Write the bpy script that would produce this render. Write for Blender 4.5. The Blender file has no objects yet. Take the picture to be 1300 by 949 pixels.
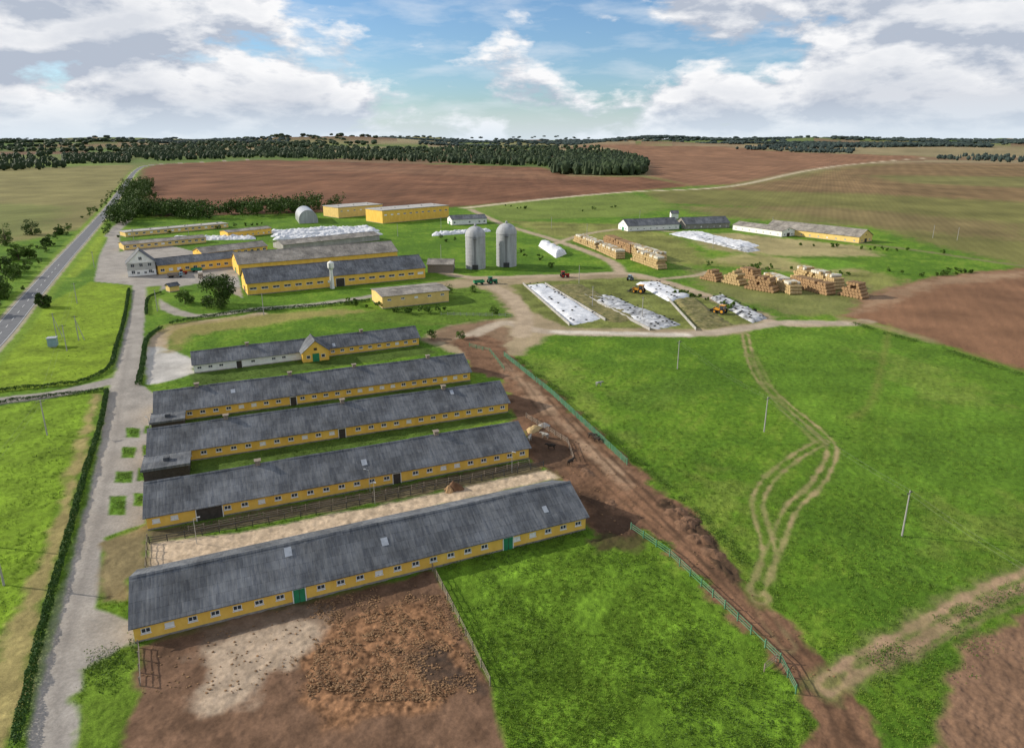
import bpy, bmesh, math, random
import numpy as np
from mathutils import Vector, Matrix
random.seed(5); rng=np.random.default_rng(7)
sc=bpy.context.scene
# ---------------------------------------------------------------- survey (aerial photogrammetry -> metres on the ground)
H=68.0; F=867.0; TH=math.atan(254/F); CT,ST=math.cos(TH),math.sin(TH)
def P(u,v,z=0.0):
    dx=(u-650)/F; dy=(v-430)/F
    dn=ST+dy*CT; fw=CT-dy*ST
    t=(H-z)/dn
    return (dx*t, fw*t)
def sstep(a,b,x):
    t=np.clip((x-a)/(b-a),0,1); return t*t*(3-2*t)
def hsh(ix,iy,s):
    h=(ix.astype(np.int64)*374761393+iy.astype(np.int64)*668265263+s*1274126177)&0xffffffff
    h=((h^(h>>13))*1274126177)&0xffffffff
    h=h^(h>>16)
    return (h&0xffffff)/16777215.0
def vn(x,y,s=0):
    x=np.asarray(x,dtype=float); y=np.asarray(y,dtype=float)
    ix=np.floor(x); iy=np.floor(y); fx=x-ix; fy=y-iy
    fx=fx*fx*(3-2*fx); fy=fy*fy*(3-2*fy)
    a=hsh(ix,iy,s); b=hsh(ix+1,iy,s); c=hsh(ix,iy+1,s); d=hsh(ix+1,iy+1,s)
    return (a*(1-fx)+b*fx)*(1-fy)+(c*(1-fx)+d*fx)*fy
def fbm(x,y,s=0,o=4):
    r=0;a=.5;n=0
    for i in range(o):
        r=r+a*vn(x*2**i+17*i,y*2**i-9*i,s+i); n+=a; a*=.5
    return r/n
def tz(x,y):
    """large scale terrain relief: farm plateau is level, hills far away"""
    x=np.asarray(x,dtype=float); y=np.asarray(y,dtype=float)
    R=np.hypot(x,y)
    h=sstep(700,2500,R)*(fbm(x/900,y/900,41,2)-.5)*12
    h=h+sstep(2800,7500,R)*(fbm(x/1700,y/1700,43,3)-.36)*190
    return h
# ---------------------------------------------------------------- materials
def newmat(name):
    m=bpy.data.materials.new(name); m.use_nodes=True
    return m,m.node_tree.nodes,m.node_tree.links,m.node_tree.nodes['Principled BSDF']
def mat(name,col,rough=.8,var=.25,scale=1.0,bump=.0,metal=0,stretch=(1,1,1),col2=None):
    m,n,l,b=newmat(name)
    tc=n.new('ShaderNodeTexCoord'); mp=n.new('ShaderNodeMapping'); mp.inputs['Scale'].default_value=stretch
    l.new(tc.outputs['Object'],mp.inputs[0])
    nz=n.new('ShaderNodeTexNoise'); nz.inputs['Scale'].default_value=scale; nz.inputs['Detail'].default_value=7; nz.inputs['Roughness'].default_value=.65
    l.new(mp.outputs[0],nz.inputs['Vector'])
    mr=n.new('ShaderNodeMapRange'); mr.inputs['From Min'].default_value=.3; mr.inputs['From Max'].default_value=.7
    l.new(nz.outputs['Fac'],mr.inputs['Value'])
    mx=n.new('ShaderNodeMix'); mx.data_type='RGBA'
    c2=col2 if col2 else [c*(1+var) for c in col]
    mx.inputs['A'].default_value=(*[c*(1-var) for c in col],1); mx.inputs['B'].default_value=(*c2,1)
    l.new(mr.outputs[0],mx.inputs['Factor']); l.new(mx.outputs['Result'],b.inputs['Base Color'])
    b.inputs['Roughness'].default_value=rough; b.inputs['Metallic'].default_value=metal
    b.inputs['Specular IOR Level'].default_value=.25
    if bump>0:
        bp=n.new('ShaderNodeBump'); bp.inputs['Strength'].default_value=.6; bp.inputs['Distance'].default_value=bump
        l.new(nz.outputs['Fac'],bp.inputs['Height']); l.new(bp.outputs[0],b.inputs['Normal'])
    return m
def mat_roof(name,c1,c2,lich=(.2,.2,.17)):
    m,n,l,b=newmat(name)
    tc=n.new('ShaderNodeTexCoord')
    br=n.new('ShaderNodeTexBrick'); br.offset=.5
    for k,v in (('Scale',1),('Brick Width',1.15),('Row Height',1.55),('Mortar Size',.035),('Mortar Smooth',.4),('Bias',0)): br.inputs[k].default_value=v
    br.inputs['Color1'].default_value=(*c1,1); br.inputs['Color2'].default_value=(*c2,1); br.inputs['Mortar'].default_value=(*[c*.5 for c in c1],1)
    l.new(tc.outputs['Object'],br.inputs['Vector'])
    mp=n.new('ShaderNodeMapping'); mp.inputs['Scale'].default_value=(1.6,.22,.22); l.new(tc.outputs['Object'],mp.inputs[0])
    nz=n.new('ShaderNodeTexNoise'); nz.inputs['Scale'].default_value=1.1; nz.inputs['Detail'].default_value=9; nz.inputs['Roughness'].default_value=.75; l.new(mp.outputs[0],nz.inputs['Vector'])
    n2=n.new('ShaderNodeTexNoise'); n2.inputs['Scale'].default_value=.16; n2.inputs['Detail'].default_value=8; n2.inputs['Roughness'].default_value=.65; l.new(tc.outputs['Object'],n2.inputs['Vector'])
    r1=n.new('ShaderNodeMapRange'); r1.inputs['From Min'].default_value=.42; r1.inputs['From Max'].default_value=.72; r1.inputs['To Max'].default_value=.75; l.new(nz.outputs['Fac'],r1.inputs['Value'])
    mx=n.new('ShaderNodeMix'); mx.data_type='RGBA'; mx.inputs['B'].default_value=(*lich,1)
    l.new(r1.outputs[0],mx.inputs['Factor']); l.new(br.outputs['Color'],mx.inputs['A'])
    r2=n.new('ShaderNodeMapRange'); r2.inputs['From Min'].default_value=.3; r2.inputs['From Max'].default_value=.7; r2.inputs['To Min'].default_value=.5; r2.inputs['To Max'].default_value=1.45; l.new(n2.outputs['Fac'],r2.inputs['Value'])
    m2=n.new('ShaderNodeVectorMath'); m2.operation='SCALE'; l.new(mx.outputs['Result'],m2.inputs[0]); l.new(r2.outputs[0],m2.inputs['Scale'])
    l.new(m2.outputs[0],b.inputs['Base Color']); b.inputs['Roughness'].default_value=.75; b.inputs['Specular IOR Level'].default_value=.3
    wv=n.new('ShaderNodeTexWave'); wv.inputs['Scale'].default_value=.55; wv.bands_direction='X'; l.new(tc.outputs['Object'],wv.inputs['Vector'])
    bp=n.new('ShaderNodeBump'); bp.inputs['Strength'].default_value=.25; bp.inputs['Distance'].default_value=.03; l.new(wv.outputs['Fac'],bp.inputs['Height']); l.new(bp.outputs[0],b.inputs['Normal'])
    return m
def mat_leaf(name,c1,c2,sc_=.25):
    m,n,l,b=newmat(name)
    g=n.new('ShaderNodeNewGeometry'); tc=n.new('ShaderNodeTexCoord')
    nz=n.new('ShaderNodeTexNoise'); nz.inputs['Scale'].default_value=sc_; nz.inputs['Detail'].default_value=3; l.new(tc.outputs['Object'],nz.inputs['Vector'])
    ad=n.new('ShaderNodeMath'); ad.operation='MULTIPLY_ADD'; ad.inputs[1].default_value=.5; l.new(g.outputs['Random Per Island'],ad.inputs[0])
    sb=n.new('ShaderNodeMapRange'); sb.inputs['From Min'].default_value=.3; sb.inputs['From Max'].default_value=.7; sb.inputs['To Max'].default_value=.5; l.new(nz.outputs['Fac'],sb.inputs['Value']); l.new(sb.outputs[0],ad.inputs[2])
    mx=n.new('ShaderNodeMix'); mx.data_type='RGBA'; mx.inputs['A'].default_value=(*c1,1); mx.inputs['B'].default_value=(*c2,1)
    l.new(ad.outputs[0],mx.inputs['Factor']); l.new(mx.outputs['Result'],b.inputs['Base Color']); b.inputs['Roughness'].default_value=.7; b.inputs['Specular IOR Level'].default_value=.2
    return m
M={}
M['yellow']=mat('yellow_plaster',(.88,.52,.085),.9,.14,.5,0,stretch=(1,1,.4),col2=(.92,.60,.13))
M['yellow2']=mat('pale_yellow_plaster',(.74,.53,.19),.9,.12,.4)
M['white']=mat('whitewash',(.80,.80,.76),.85,.12,.6)
M['plinth']=mat('concrete_plinth',(.27,.25,.22),.9,.3,1.2)
M['roof']=mat_roof('asbestos_slate_roof',(.070,.078,.092),(.11,.12,.135),(.21,.215,.215))
M['roof_l']=mat_roof('weathered_slate_roof',(.19,.175,.155),(.27,.25,.22),(.36,.32,.26))
M['roof_f']=mat('bitumen_flat_roof',(.40,.385,.36),.9,.25,.15)
M['glass']=mat('dark_glass',(.05,.06,.07),.15,.3,2)
M['frame']=mat('white_frame',(.82,.82,.79),.6,.05,2)
M['green']=mat('green_paint',(.03,.22,.10),.6,.2,1)
M['fgreen']=mat('faded_green_paint',(.06,.25,.14),.8,.3,.8,col2=(.14,.30,.18))
M['dark']=mat('dark_boards',(.06,.052,.045),.9,.3,1.5)
M['patch']=mat('translucent_sheet',(.33,.36,.40),.5,.2,1)
M['wood']=mat('weathered_wood',(.24,.20,.16),.9,.3,2)
M['conc']=mat('concrete',(.36,.35,.33),.9,.25,.4,0,stretch=(1,1,.3))
M['silo']=mat('silo_concrete',(.36,.37,.38),.75,.3,.5,0,stretch=(1,1,.15))
M['metal']=mat('galvanised',(.5,.52,.54),.4,.1,1,metal=.6)
M['dkmetal']=mat('dark_metal',(.06,.06,.06),.5,.2,1)
M['wire']=mat('aluminium_wire',(.22,.22,.22),.7,.1,1)
M['tarp']=mat('white_silage_film',(.62,.64,.68),.45,.3,.5,.08,col2=(.84,.85,.87))
M['tarpd']=mat('torn_silage_film',(.06,.062,.06),.6,.4,.32,.08,col2=(.7,.72,.75))
M['straw']=mat('straw',(.44,.32,.16),.95,.25,1.6,.05)
M['strawd']=mat('old_straw',(.33,.21,.11),.95,.3,1.6,.05)
M['straww']=mat('wrapped_bale_tops',(.62,.58,.48),.8,.15,1.2)
M['rubber']=mat('rubber',(.02,.02,.02),.8,.2,2)
M['asphalt']=mat('asphalt',(.14,.145,.155),.9,.16,.35)
M['paint']=mat('road_paint',(.75,.75,.72),.7,.1,1)
M['orange']=mat('machine_yellow',(.65,.30,.03),.4,.1,1)
M['red']=mat('machine_red',(.45,.04,.02),.4,.1,1)
M['blue']=mat('blue_grey_paint',(.25,.36,.42),.6,.1,1)
M['bark']=mat('bark',(.10,.075,.05),.95,.3,2)
M['mud']=mat('manure',(.15,.085,.05),.95,.4,1.2,.1)
M['leaf']=mat_leaf('tree_leaves',(.018,.045,.008),(.08,.135,.02))
M['leaf2']=mat_leaf('bush_leaves',(.035,.08,.01),(.11,.18,.025),.4)
M['hedge']=mat_leaf('hedge_leaves',(.014,.05,.01),(.06,.13,.02),.6)
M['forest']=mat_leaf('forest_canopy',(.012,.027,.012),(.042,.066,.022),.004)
M['ffar']=mat_leaf('far_canopy_haze_tint',(.024,.042,.040),(.046,.066,.054),.002)  # bluish canopy colour stands in for distance haze
M['tuft']=mat_leaf('grass_blades',(.08,.16,.014),(.20,.29,.035),.12)
M['weed']=mat_leaf('meadow_weeds',(.035,.08,.010),(.10,.17,.022),.3)
M['cowb']=mat('cow_hide_dark',(.03,.025,.02),.8,.3,1.1,col2=(.06,.045,.035))
M['cowp']=mat('cow_hide_pied',(.45,.42,.38),.8,.9,1.3,col2=(.7,.68,.62))
# ---------------------------------------------------------------- mesh helper
class MB:
    def __init__(s): s.v=[];s.f=[];s.m=[]
    def quad(s,a,b,c,d,m=0):
        i=len(s.v); s.v+= [a,b,c,d]; s.f.append((i,i+1,i+2,i+3)); s.m.append(m)
    def face(s,pts,m=0):
        i=len(s.v); s.v+=list(pts); s.f.append(tuple(range(i,i+len(pts)))); s.m.append(m)
    def box(s,x0,x1,y0,y1,z0,z1,m=0,T=None):
        i=len(s.v)
        p=[(x0,y0,z0),(x1,y0,z0),(x1,y1,z0),(x0,y1,z0),(x0,y0,z1),(x1,y0,z1),(x1,y1,z1),(x0,y1,z1)]
        if T is not None: p=[tuple(T@Vector(q)) for q in p]
        s.v+=p
        for q in ((0,3,2,1),(4,5,6,7),(0,1,5,4),(1,2,6,5),(2,3,7,6),(3,0,4,7)):
            s.f.append(tuple(i+k for k in q)); s.m.append(m)
    def cyl(s,p0,p1,r0,r1,n=8,m=0,caps=True):
        p0=Vector(p0);p1=Vector(p1); d=(p1-p0).normalized()
        a=d.orthogonal().normalized(); b=d.cross(a); i=len(s.v)
        for p,r in ((p0,r0),(p1,r1)):
            for k in range(n):
                t=2*math.pi*k/n; s.v.append(tuple(p+(a*math.cos(t)+b*math.sin(t))*r))
        for k in range(n):
            s.f.append((i+k,i+(k+1)%n,i+n+(k+1)%n,i+n+k)); s.m.append(m)
        if caps:
            s.f.append(tuple(i+k for k in range(n))[::-1]); s.m.append(m)
            s.f.append(tuple(i+n+k for k in range(n))); s.m.append(m)
    def lathe(s,prof,c=(0,0),n=28,m=0):
        i=len(s.v)
        for r,z in prof:
            for k in range(n):
                t=2*math.pi*k/n; s.v.append((c[0]+r*math.cos(t),c[1]+r*math.sin(t),z))
        for j in range(len(prof)-1):
            for k in range(n):
                s.f.append((i+j*n+k,i+j*n+(k+1)%n,i+(j+1)*n+(k+1)%n,i+(j+1)*n+k)); s.m.append(m)
    def obj(s,name,mats,parent=None,loc=(0,0,0),rz=0,smooth=False):
        me=bpy.data.meshes.new(name); me.from_pydata(s.v,[],s.f)
        for q in mats: me.materials.append(M[q] if isinstance(q,str) else q)
        if len(mats)>1: me.polygons.foreach_set('material_index',s.m)
        if smooth: me.polygons.foreach_set('use_smooth',[True]*len(s.f))
        o=bpy.data.objects.new(name,me); sc.collection.objects.link(o)
        o.location=loc; o.rotation_euler=(0,0,rz)
        if parent: o.parent=parent
        return o
def empty(name,loc,rz=0):
    e=bpy.data.objects.new(name,None); sc.collection.objects.link(e); e.location=loc; e.rotation_euler=(0,0,rz); e.empty_display_size=1
    return e
def npmesh(name,V,Fq,mats,mi=None,smooth=False):
    me=bpy.data.meshes.new(name); k=Fq.shape[1]
    me.vertices.add(len(V)); me.vertices.foreach_set('co',np.asarray(V,dtype=np.float32).ravel())
    me.loops.add(Fq.size); me.loops.foreach_set('vertex_index',Fq.astype(np.int32).ravel())
    me.polygons.add(len(Fq)); me.polygons.foreach_set('loop_start',np.arange(0,Fq.size,k,dtype=np.int32))
    for q in mats: me.materials.append(M[q] if isinstance(q,str) else q)
    if mi is not None: me.polygons.foreach_set('material_index',np.asarray(mi,dtype=np.int32))
    me.polygons.foreach_set('use_smooth',np.full(len(Fq),smooth))
    me.update(calc_edges=True)
    o=bpy.data.objects.new(name,me); sc.collection.objects.link(o); return o
def leafquads(C,size,flat=.0):
    n=len(C); a=rng.normal(size=(n,3)); a[:,2]*=(1-flat); a/=np.linalg.norm(a,axis=1,keepdims=True)
    b=rng.normal(size=(n,3)); b=np.cross(a,b); b/=np.linalg.norm(b,axis=1,keepdims=True)
    s=(size*rng.uniform(.6,1.4,n))[:,None]
    V=np.stack([C-a*s,C-b*s*.6,C+a*s,C+b*s*.6],1).reshape(-1,3)
    Fq=np.arange(4*n).reshape(n,4); return V,Fq
# ---------------------------------------------------------------- GROUND
vs=np.arange(965,181.5,-1.15)
dyv=(vs-430)/F
Rr=H*(CT-dyv*ST)/(ST+dyv*CT)
Rr=np.concatenate([[3,12,24,36,46,54],Rr[Rr>58],[12000,15000,20000,30000]])
ph=np.radians(np.concatenate([np.arange(-180,-45,3.0),np.arange(-45,45,.087),np.arange(45,180,3.0)]))
NR,NP=len(Rr),len(ph)
RR,PH=np.meshgrid(Rr,ph,indexing='ij')
X=(RR*np.sin(PH)).ravel(); Y=(RR*np.cos(PH)).ravel(); R=RR.ravel(); N=len(X)
C=np.zeros((N,3)); K=np.ones(N); A=np.full(N,.15); PL=np.zeros(N)
# base meadow
n1=fbm(X/32,Y/32,1,4); n2=fbm(X/7,Y/7,5,4); n3=fbm(X/1.4,Y/1.4,9,3)
xr=X*.55+Y*.835; yr=-X*.835+Y*.55
n4=fbm(xr/14,yr/1.3,15,3)
g1=np.array([.118,.222,.018]); g2=np.array([.185,.262,.034]); g3=np.array([.074,.152,.014])
w=sstep(.34,.66,n1*.45+n2*.4+n3*.15)[:,None]; C[:]=g3*(1-w)+g1*w
w=sstep(.50,.72,n1*.25+n2*.3+n3*.2+n4*.25)[:,None]*.75; C[:]=C*(1-w)+g2*w
# far patchwork of fields
far=sstep(900,1500,R)
cxx=X/800+fbm(X/1100,Y/1100,3,2)*1.2; cyy=Y/620+fbm(X/1000,Y/1000,4,2)*1.0
hc=hsh(np.floor(cxx),np.floor(cyy),77)
pal=np.array([[.11,.16,.04],[.19,.125,.07],[.13,.16,.05],[.30,.26,.14],[.15,.09,.055],[.10,.16,.04],[.22,.21,.09],[.26,.21,.12]])
fc=pal[(hc*7.99).astype(int)]
C[:]=C*(1-far[:,None])+fc*far[:,None]; 
def cat(pts,n=8):
    p=[pts[0]]+list(pts)+[pts[-1]]; out=[]
    for i in range(1,len(p)-2):
        a,b,c,d=[np.array(q,dtype=float) for q in p[i-1:i+3]]
        for k in range(n):
            t=k/n; out.append(.5*((2*b)+(c-a)*t+(2*a-5*b+4*c-d)*t*t+(3*b-3*c+d-a)*t**3))
    out.append(np.array(p[-2],dtype=float)); return np.array(out)
def segdist(x,y,pts,closed=False):
    d=np.full(x.shape,1e9); n=len(pts); best_side=np.zeros(x.shape)
    for i in range(n if closed else n-1):
        ax,ay=pts[i]; bx,by=pts[(i+1)%n]; ex,ey=bx-ax,by-ay; L2=ex*ex+ey*ey+1e-9
        t=np.clip(((x-ax)*ex+(y-ay)*ey)/L2,0,1); q=np.hypot(x-ax-t*ex,y-ay-t*ey)
        cr=(ex*(y-ay)-ey*(x-ax)); m=q<d; d=np.where(m,q,d); best_side=np.where(m,np.sign(cr),best_side)
    return d,best_side
def inside(x,y,pts):
    c=np.zeros(x.shape,bool); n=len(pts); j=n-1
    for i in range(n):
        xi,yi=pts[i]; xj,yj=pts[j]
        c^=((yi>y)!=(yj>y))&(x<(xj-xi)*(y-yi)/(yj-yi+1e-12)+xi); j=i
    return c
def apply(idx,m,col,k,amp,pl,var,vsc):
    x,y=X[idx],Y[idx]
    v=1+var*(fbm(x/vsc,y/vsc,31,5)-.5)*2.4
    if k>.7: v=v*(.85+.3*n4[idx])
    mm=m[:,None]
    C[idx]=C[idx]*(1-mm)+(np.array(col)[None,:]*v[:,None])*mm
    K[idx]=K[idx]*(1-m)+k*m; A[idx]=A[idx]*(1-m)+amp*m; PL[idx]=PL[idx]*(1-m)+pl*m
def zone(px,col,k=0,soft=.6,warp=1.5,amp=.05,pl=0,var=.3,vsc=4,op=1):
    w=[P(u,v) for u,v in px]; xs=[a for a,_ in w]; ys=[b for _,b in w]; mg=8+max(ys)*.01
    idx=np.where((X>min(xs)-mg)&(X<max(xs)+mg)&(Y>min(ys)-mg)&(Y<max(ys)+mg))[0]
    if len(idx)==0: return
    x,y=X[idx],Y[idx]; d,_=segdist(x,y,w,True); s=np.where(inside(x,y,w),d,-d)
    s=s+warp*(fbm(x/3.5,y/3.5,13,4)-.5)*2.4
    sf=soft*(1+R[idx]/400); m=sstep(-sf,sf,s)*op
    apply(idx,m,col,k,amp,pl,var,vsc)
def line(px,hw,col,k=0,soft=.5,warp=.6,amp=.03,var=.25,vsc=3,off=0,op=1,smooth=True,patchy=0):
    w=np.array([P(u,v) for u,v in px]); 
    if smooth: w=cat(w)
    mg=hw+abs(off)+5
    idx=np.where((X>w[:,0].min()-mg)&(X<w[:,0].max()+mg)&(Y>w[:,1].min()-mg)&(Y<w[:,1].max()+mg))[0]
    if len(idx)==0: return
    x,y=X[idx],Y[idx]; d,sd=segdist(x,y,w)
    if off: d=np.abs(d*sd-off)
    s=hw-d+warp*(fbm(x/2.5,y/2.5,19,4)-.5)*2
    sf=soft*(1+R[idx]/500); m=sstep(-sf,sf,s)*op
    if patchy: m=m*(1-patchy+patchy*sstep(.38,.6,fbm(x/4,y/4,23,4)))
    apply(idx,m,col,k,amp,0,var,vsc)
BR=(.165,.080,.044); BR2=(.22,.118,.066); TAN=(.38,.30,.21); GREY=(.31,.285,.255); MUD=(.165,.093,.055)
# distant fields
zone([(-500,300),(-300,215),(80,210),(172,209),(152,245),(112,288),(60,300),(0,310)],(.20,.18,.07),.5,3,4,.1,.5,.3,40)
zone([(-500,330),(-300,262),(0,258),(90,262),(60,292),(0,305)],(.14,.17,.045),.6,6,12,.1,.4,.3,40,.7)
zone([(-300,215),(-300,206),(80,206),(172,208),(80,212)],(.15,.21,.045),.8,3,4,.1,0,.3,40)
zone([(176,248),(180,215),(200,208),(330,202),(500,206),(690,212),(722,224),(815,224),(880,236),(800,243),(700,252),(595,262),(400,270),(200,275)],BR,0,3,5,.12,1,.35,60)
zone([(300,207),(500,210),(690,217),(800,228),(700,228),(450,218)],(.22,.12,.068),0,8,20,.12,1,.3,60,.6)
zone([(720,187),(850,188),(1180,199),(1100,206),(1020,216),(930,234),(875,236),(820,222),(822,208),(790,192)],BR2,0,4,6,.12,1,.3,70)
zone([(830,187),(1180,187),(1500,196),(1500,205),(1180,199),(1000,193)],(.27,.21,.12),.2,6,8,.1,0,.3,80,.8)
zone([(815,243),(930,238),(1020,220),(1100,208),(1500,212),(1600,400),(1300,338),(1180,310),(1080,280),(950,262),(840,258)],(.160,.155,.048),.6,4,8,.12,.5,.4,50)
zone([(900,240),(1020,222),(1060,214),(1150,206),(1500,212),(1500,268),(1300,256),(1100,246)],(.19,.118,.060),.2,10,22,.12,1,.35,60,.85)
zone([(1100,222),(1300,224),(1500,232),(1500,246),(1300,238),(1150,232)],(.15,.165,.05),.5,8,14,.12,.5,.35,60,.7)
zone([(860,262),(1050,262),(1300,285),(1300,305),(1100,288),(900,275)],(.19,.14,.065),.3,8,18,.1,.8,.35,40,.75)
# meadow tone patches
zone([(590,262),(800,245),(860,262),(800,275),(640,280)],(.15,.20,.040),.9,4,8,.1,0,.3,30)
zone([(640,280),(800,285),(860,300),(900,330),(1040,345),(1090,340),(1150,355),(1120,385),(1060,345),(860,335),(700,300)],(.19,.20,.055),.8,3,6,.2,0,.45,12)
zone([(865,298),(930,296),(1090,312),(1120,325),(1000,325),(905,318)],(.34,.28,.14),.3,3,5,.15,0,.35,12,.9)
zone([(935,322),(1010,328),(1110,345),(1000,345),(900,330)],(.34,.28,.13),.5,3,6,.15,0,.35,10,.8)
zone([(1000,330),(1060,328),(1100,338),(1050,343)],(.13,.25,.025),1,2,3,.1)
zone([(860,335),(900,345),(960,352),(1060,350),(1130,372),(1100,400),(1000,400),(900,372)],(.20,.18,.075),.6,3,6,.15,0,.4,10,.7)
zone([(1070,402),(1105,372),(1190,350),(1300,340),(1700,350),(1700,560),(1300,470),(1250,455),(1180,432),(1120,413)],(.21,.112,.062),0,1.5,3,.12,.5,.3,14)
zone([(1080,398),(1110,374),(1190,352),(1300,344),(1300,352),(1190,362),(1120,388)],(.34,.24,.15),0,3,5,.12,0,.3,10,.6)
zone([(1205,960),(1212,850),(1232,806),(1300,772),(1500,730),(1500,1100)],(.20,.12,.075),0,1,2,.2,.3,.35,5)
# vivid left meadows
zone([(-200,520),(-80,500),(0,445),(60,385),(115,358),(166,362),(160,400),(142,465),(95,488),(0,498)],(.19,.28,.020),1,.8,1,.16,0,.35,5)
zone([(-200,600),(0,516),(118,497),(120,520),(105,590),(60,680),(30,780),(0,800),(-60,900)],(.165,.265,.020),1,.8,1,.2,0,.4,5)
zone([(118,500),(128,500),(100,610),(60,740),(36,870),(-5,960),(-60,960),(20,770),(60,700),(100,560)],(.30,.25,.10),.7,.8,1.5,.12,0,.35,4)
zone([(115,295),(140,290),(120,330),(95,352),(70,352)],(.20,.28,.025),1,1,1,.2)
# right big field: colour drifts
zone([(900,430),(1080,420),(1180,436),(1300,475),(1300,720),(1180,780),(1060,700),(1040,600),(980,500)],(.108,.205,.020),1,4,8,.18,0,.5,9,.6)
zone([(760,500),(860,480),(900,490),(850,520),(780,520)],(.08,.15,.02),1,3,5,.2,0,.4,6,.6)
for q in ([(1080,560),(1200,540),(1300,560),(1300,600),(1180,600)],[(820,540),(930,560),(950,640),(880,600)],[(1060,640),(1120,650),(1200,720),(1120,730)],[(980,440),(1060,440),(1100,500),(1020,480)],[(700,450),(800,440),(860,470),(760,480)]): zone(q,(.078,.155,.016),1,5,9,.22,0,.5,5,.45)
for q in ([(880,600),(960,620),(940,740),(900,690)],[(1090,440),(1200,470),(1280,520),(1180,510)],[(1180,640),(1300,640),(1300,690),(1200,700)],[(660,455),(720,460),(800,560),(760,540)]): zone(q,(.20,.23,.05),.9,4,9,.18,0,.4,5,.4)
zone([(560,720),(745,678),(800,680),(1000,860),(1060,960),(630,960)],(.112,.205,.018),1,1,1,.18,0,.55,4)
# paved farm roads
zone([(20,1000),(52,870),(84,745),(108,650),(129,560),(136,502),(148,472),(158,420),(168,385),(168,362),(120,357),(126,325),(140,296),(152,296),(152,320),(195,306),(300,333),(308,378),(262,358),(215,366),(190,372),(184,395),(182,430),(178,488),(198,500),(194,530),(192,560),(190,600),(186,650),(184,664),(132,682),(124,770),(170,790),(172,818),(110,850),(100,960),(90,1000)],GREY,0,.35,.5,.02,0,.25,4)
line([(-200,560),(-60,525),(0,509),(70,500),(145,483)],3.0,GREY,0,.4,.3)
line([(90,960),(85,860),(112,745),(135,650),(152,560),(160,490),(168,440)],.5,(.22,.20,.18),0,.8,.8,.02,off=1,op=.6)
line([(90,960),(85,860),(112,745),(135,650),(152,560),(160,490),(168,440)],.8,(.40,.36,.31),0,.8,.8,.02,off=3.0,op=.4)
line([(140,300),(150,288),(160,280)],4,GREY)
line([(186,375),(240,400),(330,392),(400,386),(470,376),(540,362)],2.6,(.32,.29,.25),0,.6,.8)
line([(205,480),(200,448),(206,425),(235,412),(300,404),(330,398)],3,TAN,0,.6,.8)
zone([(186,440),(205,440),(246,455),(246,474),(200,487),(186,487)],(.44,.42,.39),0,.5,.8)
zone([(208,412),(320,400),(420,392),(560,400),(565,412),(420,400),(250,425),(212,450)],(.27,.22,.08),.6,2,3,.12,0,.3,8,.8)
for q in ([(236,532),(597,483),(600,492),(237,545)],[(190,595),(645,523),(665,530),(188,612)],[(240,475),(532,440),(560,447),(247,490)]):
    zone(q,(.07,.115,.02),.9,.5,.8,.1,0,.4,4)  # dark strips along the front walls: barns' cast shade painted into the grass
zone([(186,364),(204,362),(202,398),(186,400)],(.15,.24,.025),1,.5,.6)
# compound between G and F
zone([(540,360),(600,352),(790,346),(830,353),(985,402),(940,424),(870,427),(700,424),(660,450),(600,460),(535,430),(570,412),(620,402),(600,370)],(.33,.25,.165),.1,1.2,2,.06,0,.35,7,.9)
zone([(560,415),(625,405),(650,420),(640,452),(590,440),(545,432)],(.18,.11,.068),0,1.2,3,.1,0,.4,4,.8)
zone([(648,362),(690,357),(800,352),(860,362),(960,410),(900,417),(720,416),(672,395)],(.15,.17,.045),.8,1,2,.15,0,.5,6)
zone([(556,372),(600,362),(625,372),(650,402),(575,412),(430,408),(440,398),(480,394),(572,384)],(.10,.17,.02),1,1.2,2,.15)
line([(560,345),(600,352),(700,350),(790,347),(838,356),(905,378),(990,410),(1100,408)],3.2,TAN,0,.8,1)
line([(590,430),(640,410),(700,421),(870,424),(950,416),(1000,409),(1080,411)],3.2,(.40,.33,.25),0,.8,1)
line([(705,421),(872,425)],2.0,(.55,.50,.42),0,.8,.8)
line([(660,425),(665,400),(645,375),(618,360)],3.6,TAN,0,.8,1)
line([(788,347),(772,330),(705,305),(655,290),(630,281),(598,266)],3.2,TAN,0,1,1)
line([(590,264),(700,252),(800,243.5),(930,236),(1020,217),(1100,206.5),(1180,201),(1290,199)],5,(.52,.44,.31),0,1.5,1)
line([(690,315),(740,298),(800,290),(860,295)],2.5,TAN,0,1,1)
line([(830,355),(880,350),(900,345)],2,TAN,0,1,1)
line([(1085,308),(1180,320),(1300,338),(1500,360)],3,(.2,.16,.09),0,1,1,op=.7)
line([(1180,432),(1120,415),(1068,404)],2.5,(.25,.2,.1),0,1.5,2,op=.8)
# mud corridor
MZ=[(575,430),(625,425),(655,458),(705,497),(755,545),(815,600),(872,650),(915,705),(960,752),(1010,800),(1080,870),(1125,1000),(1035,1000),(1018,870),(940,785),(862,706),(812,676),(752,682),(700,600),(668,590),(668,560),(645,520),(638,480),(600,470)]
zone(MZ,MUD,0,.8,2.6,.14,0,.55,2.5)
zone([(640,462),(668,480),(720,535),(790,598),(800,630),(700,530),(650,480)],(.33,.225,.145),0,1.5,3,.08,0,.35,2.5,.85)
zone([(760,600),(840,650),(930,745),(1040,860),(1010,850),(900,740),(800,655)],(.23,.125,.072),0,1.5,3,.1,0,.4,2,.7)
zone([(690,605),(750,625),(840,690),(760,700),(742,640)],(.06,.036,.023),0,1.2,3,.18,0,.4,2,.85)  # near barn's shadow off its right gable, painted dark on the mud
zone([(670,555),(690,545),(730,570),(720,600),(690,600)],(.08,.05,.032),0,1.2,3,.12,0,.4,2,.7)
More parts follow.
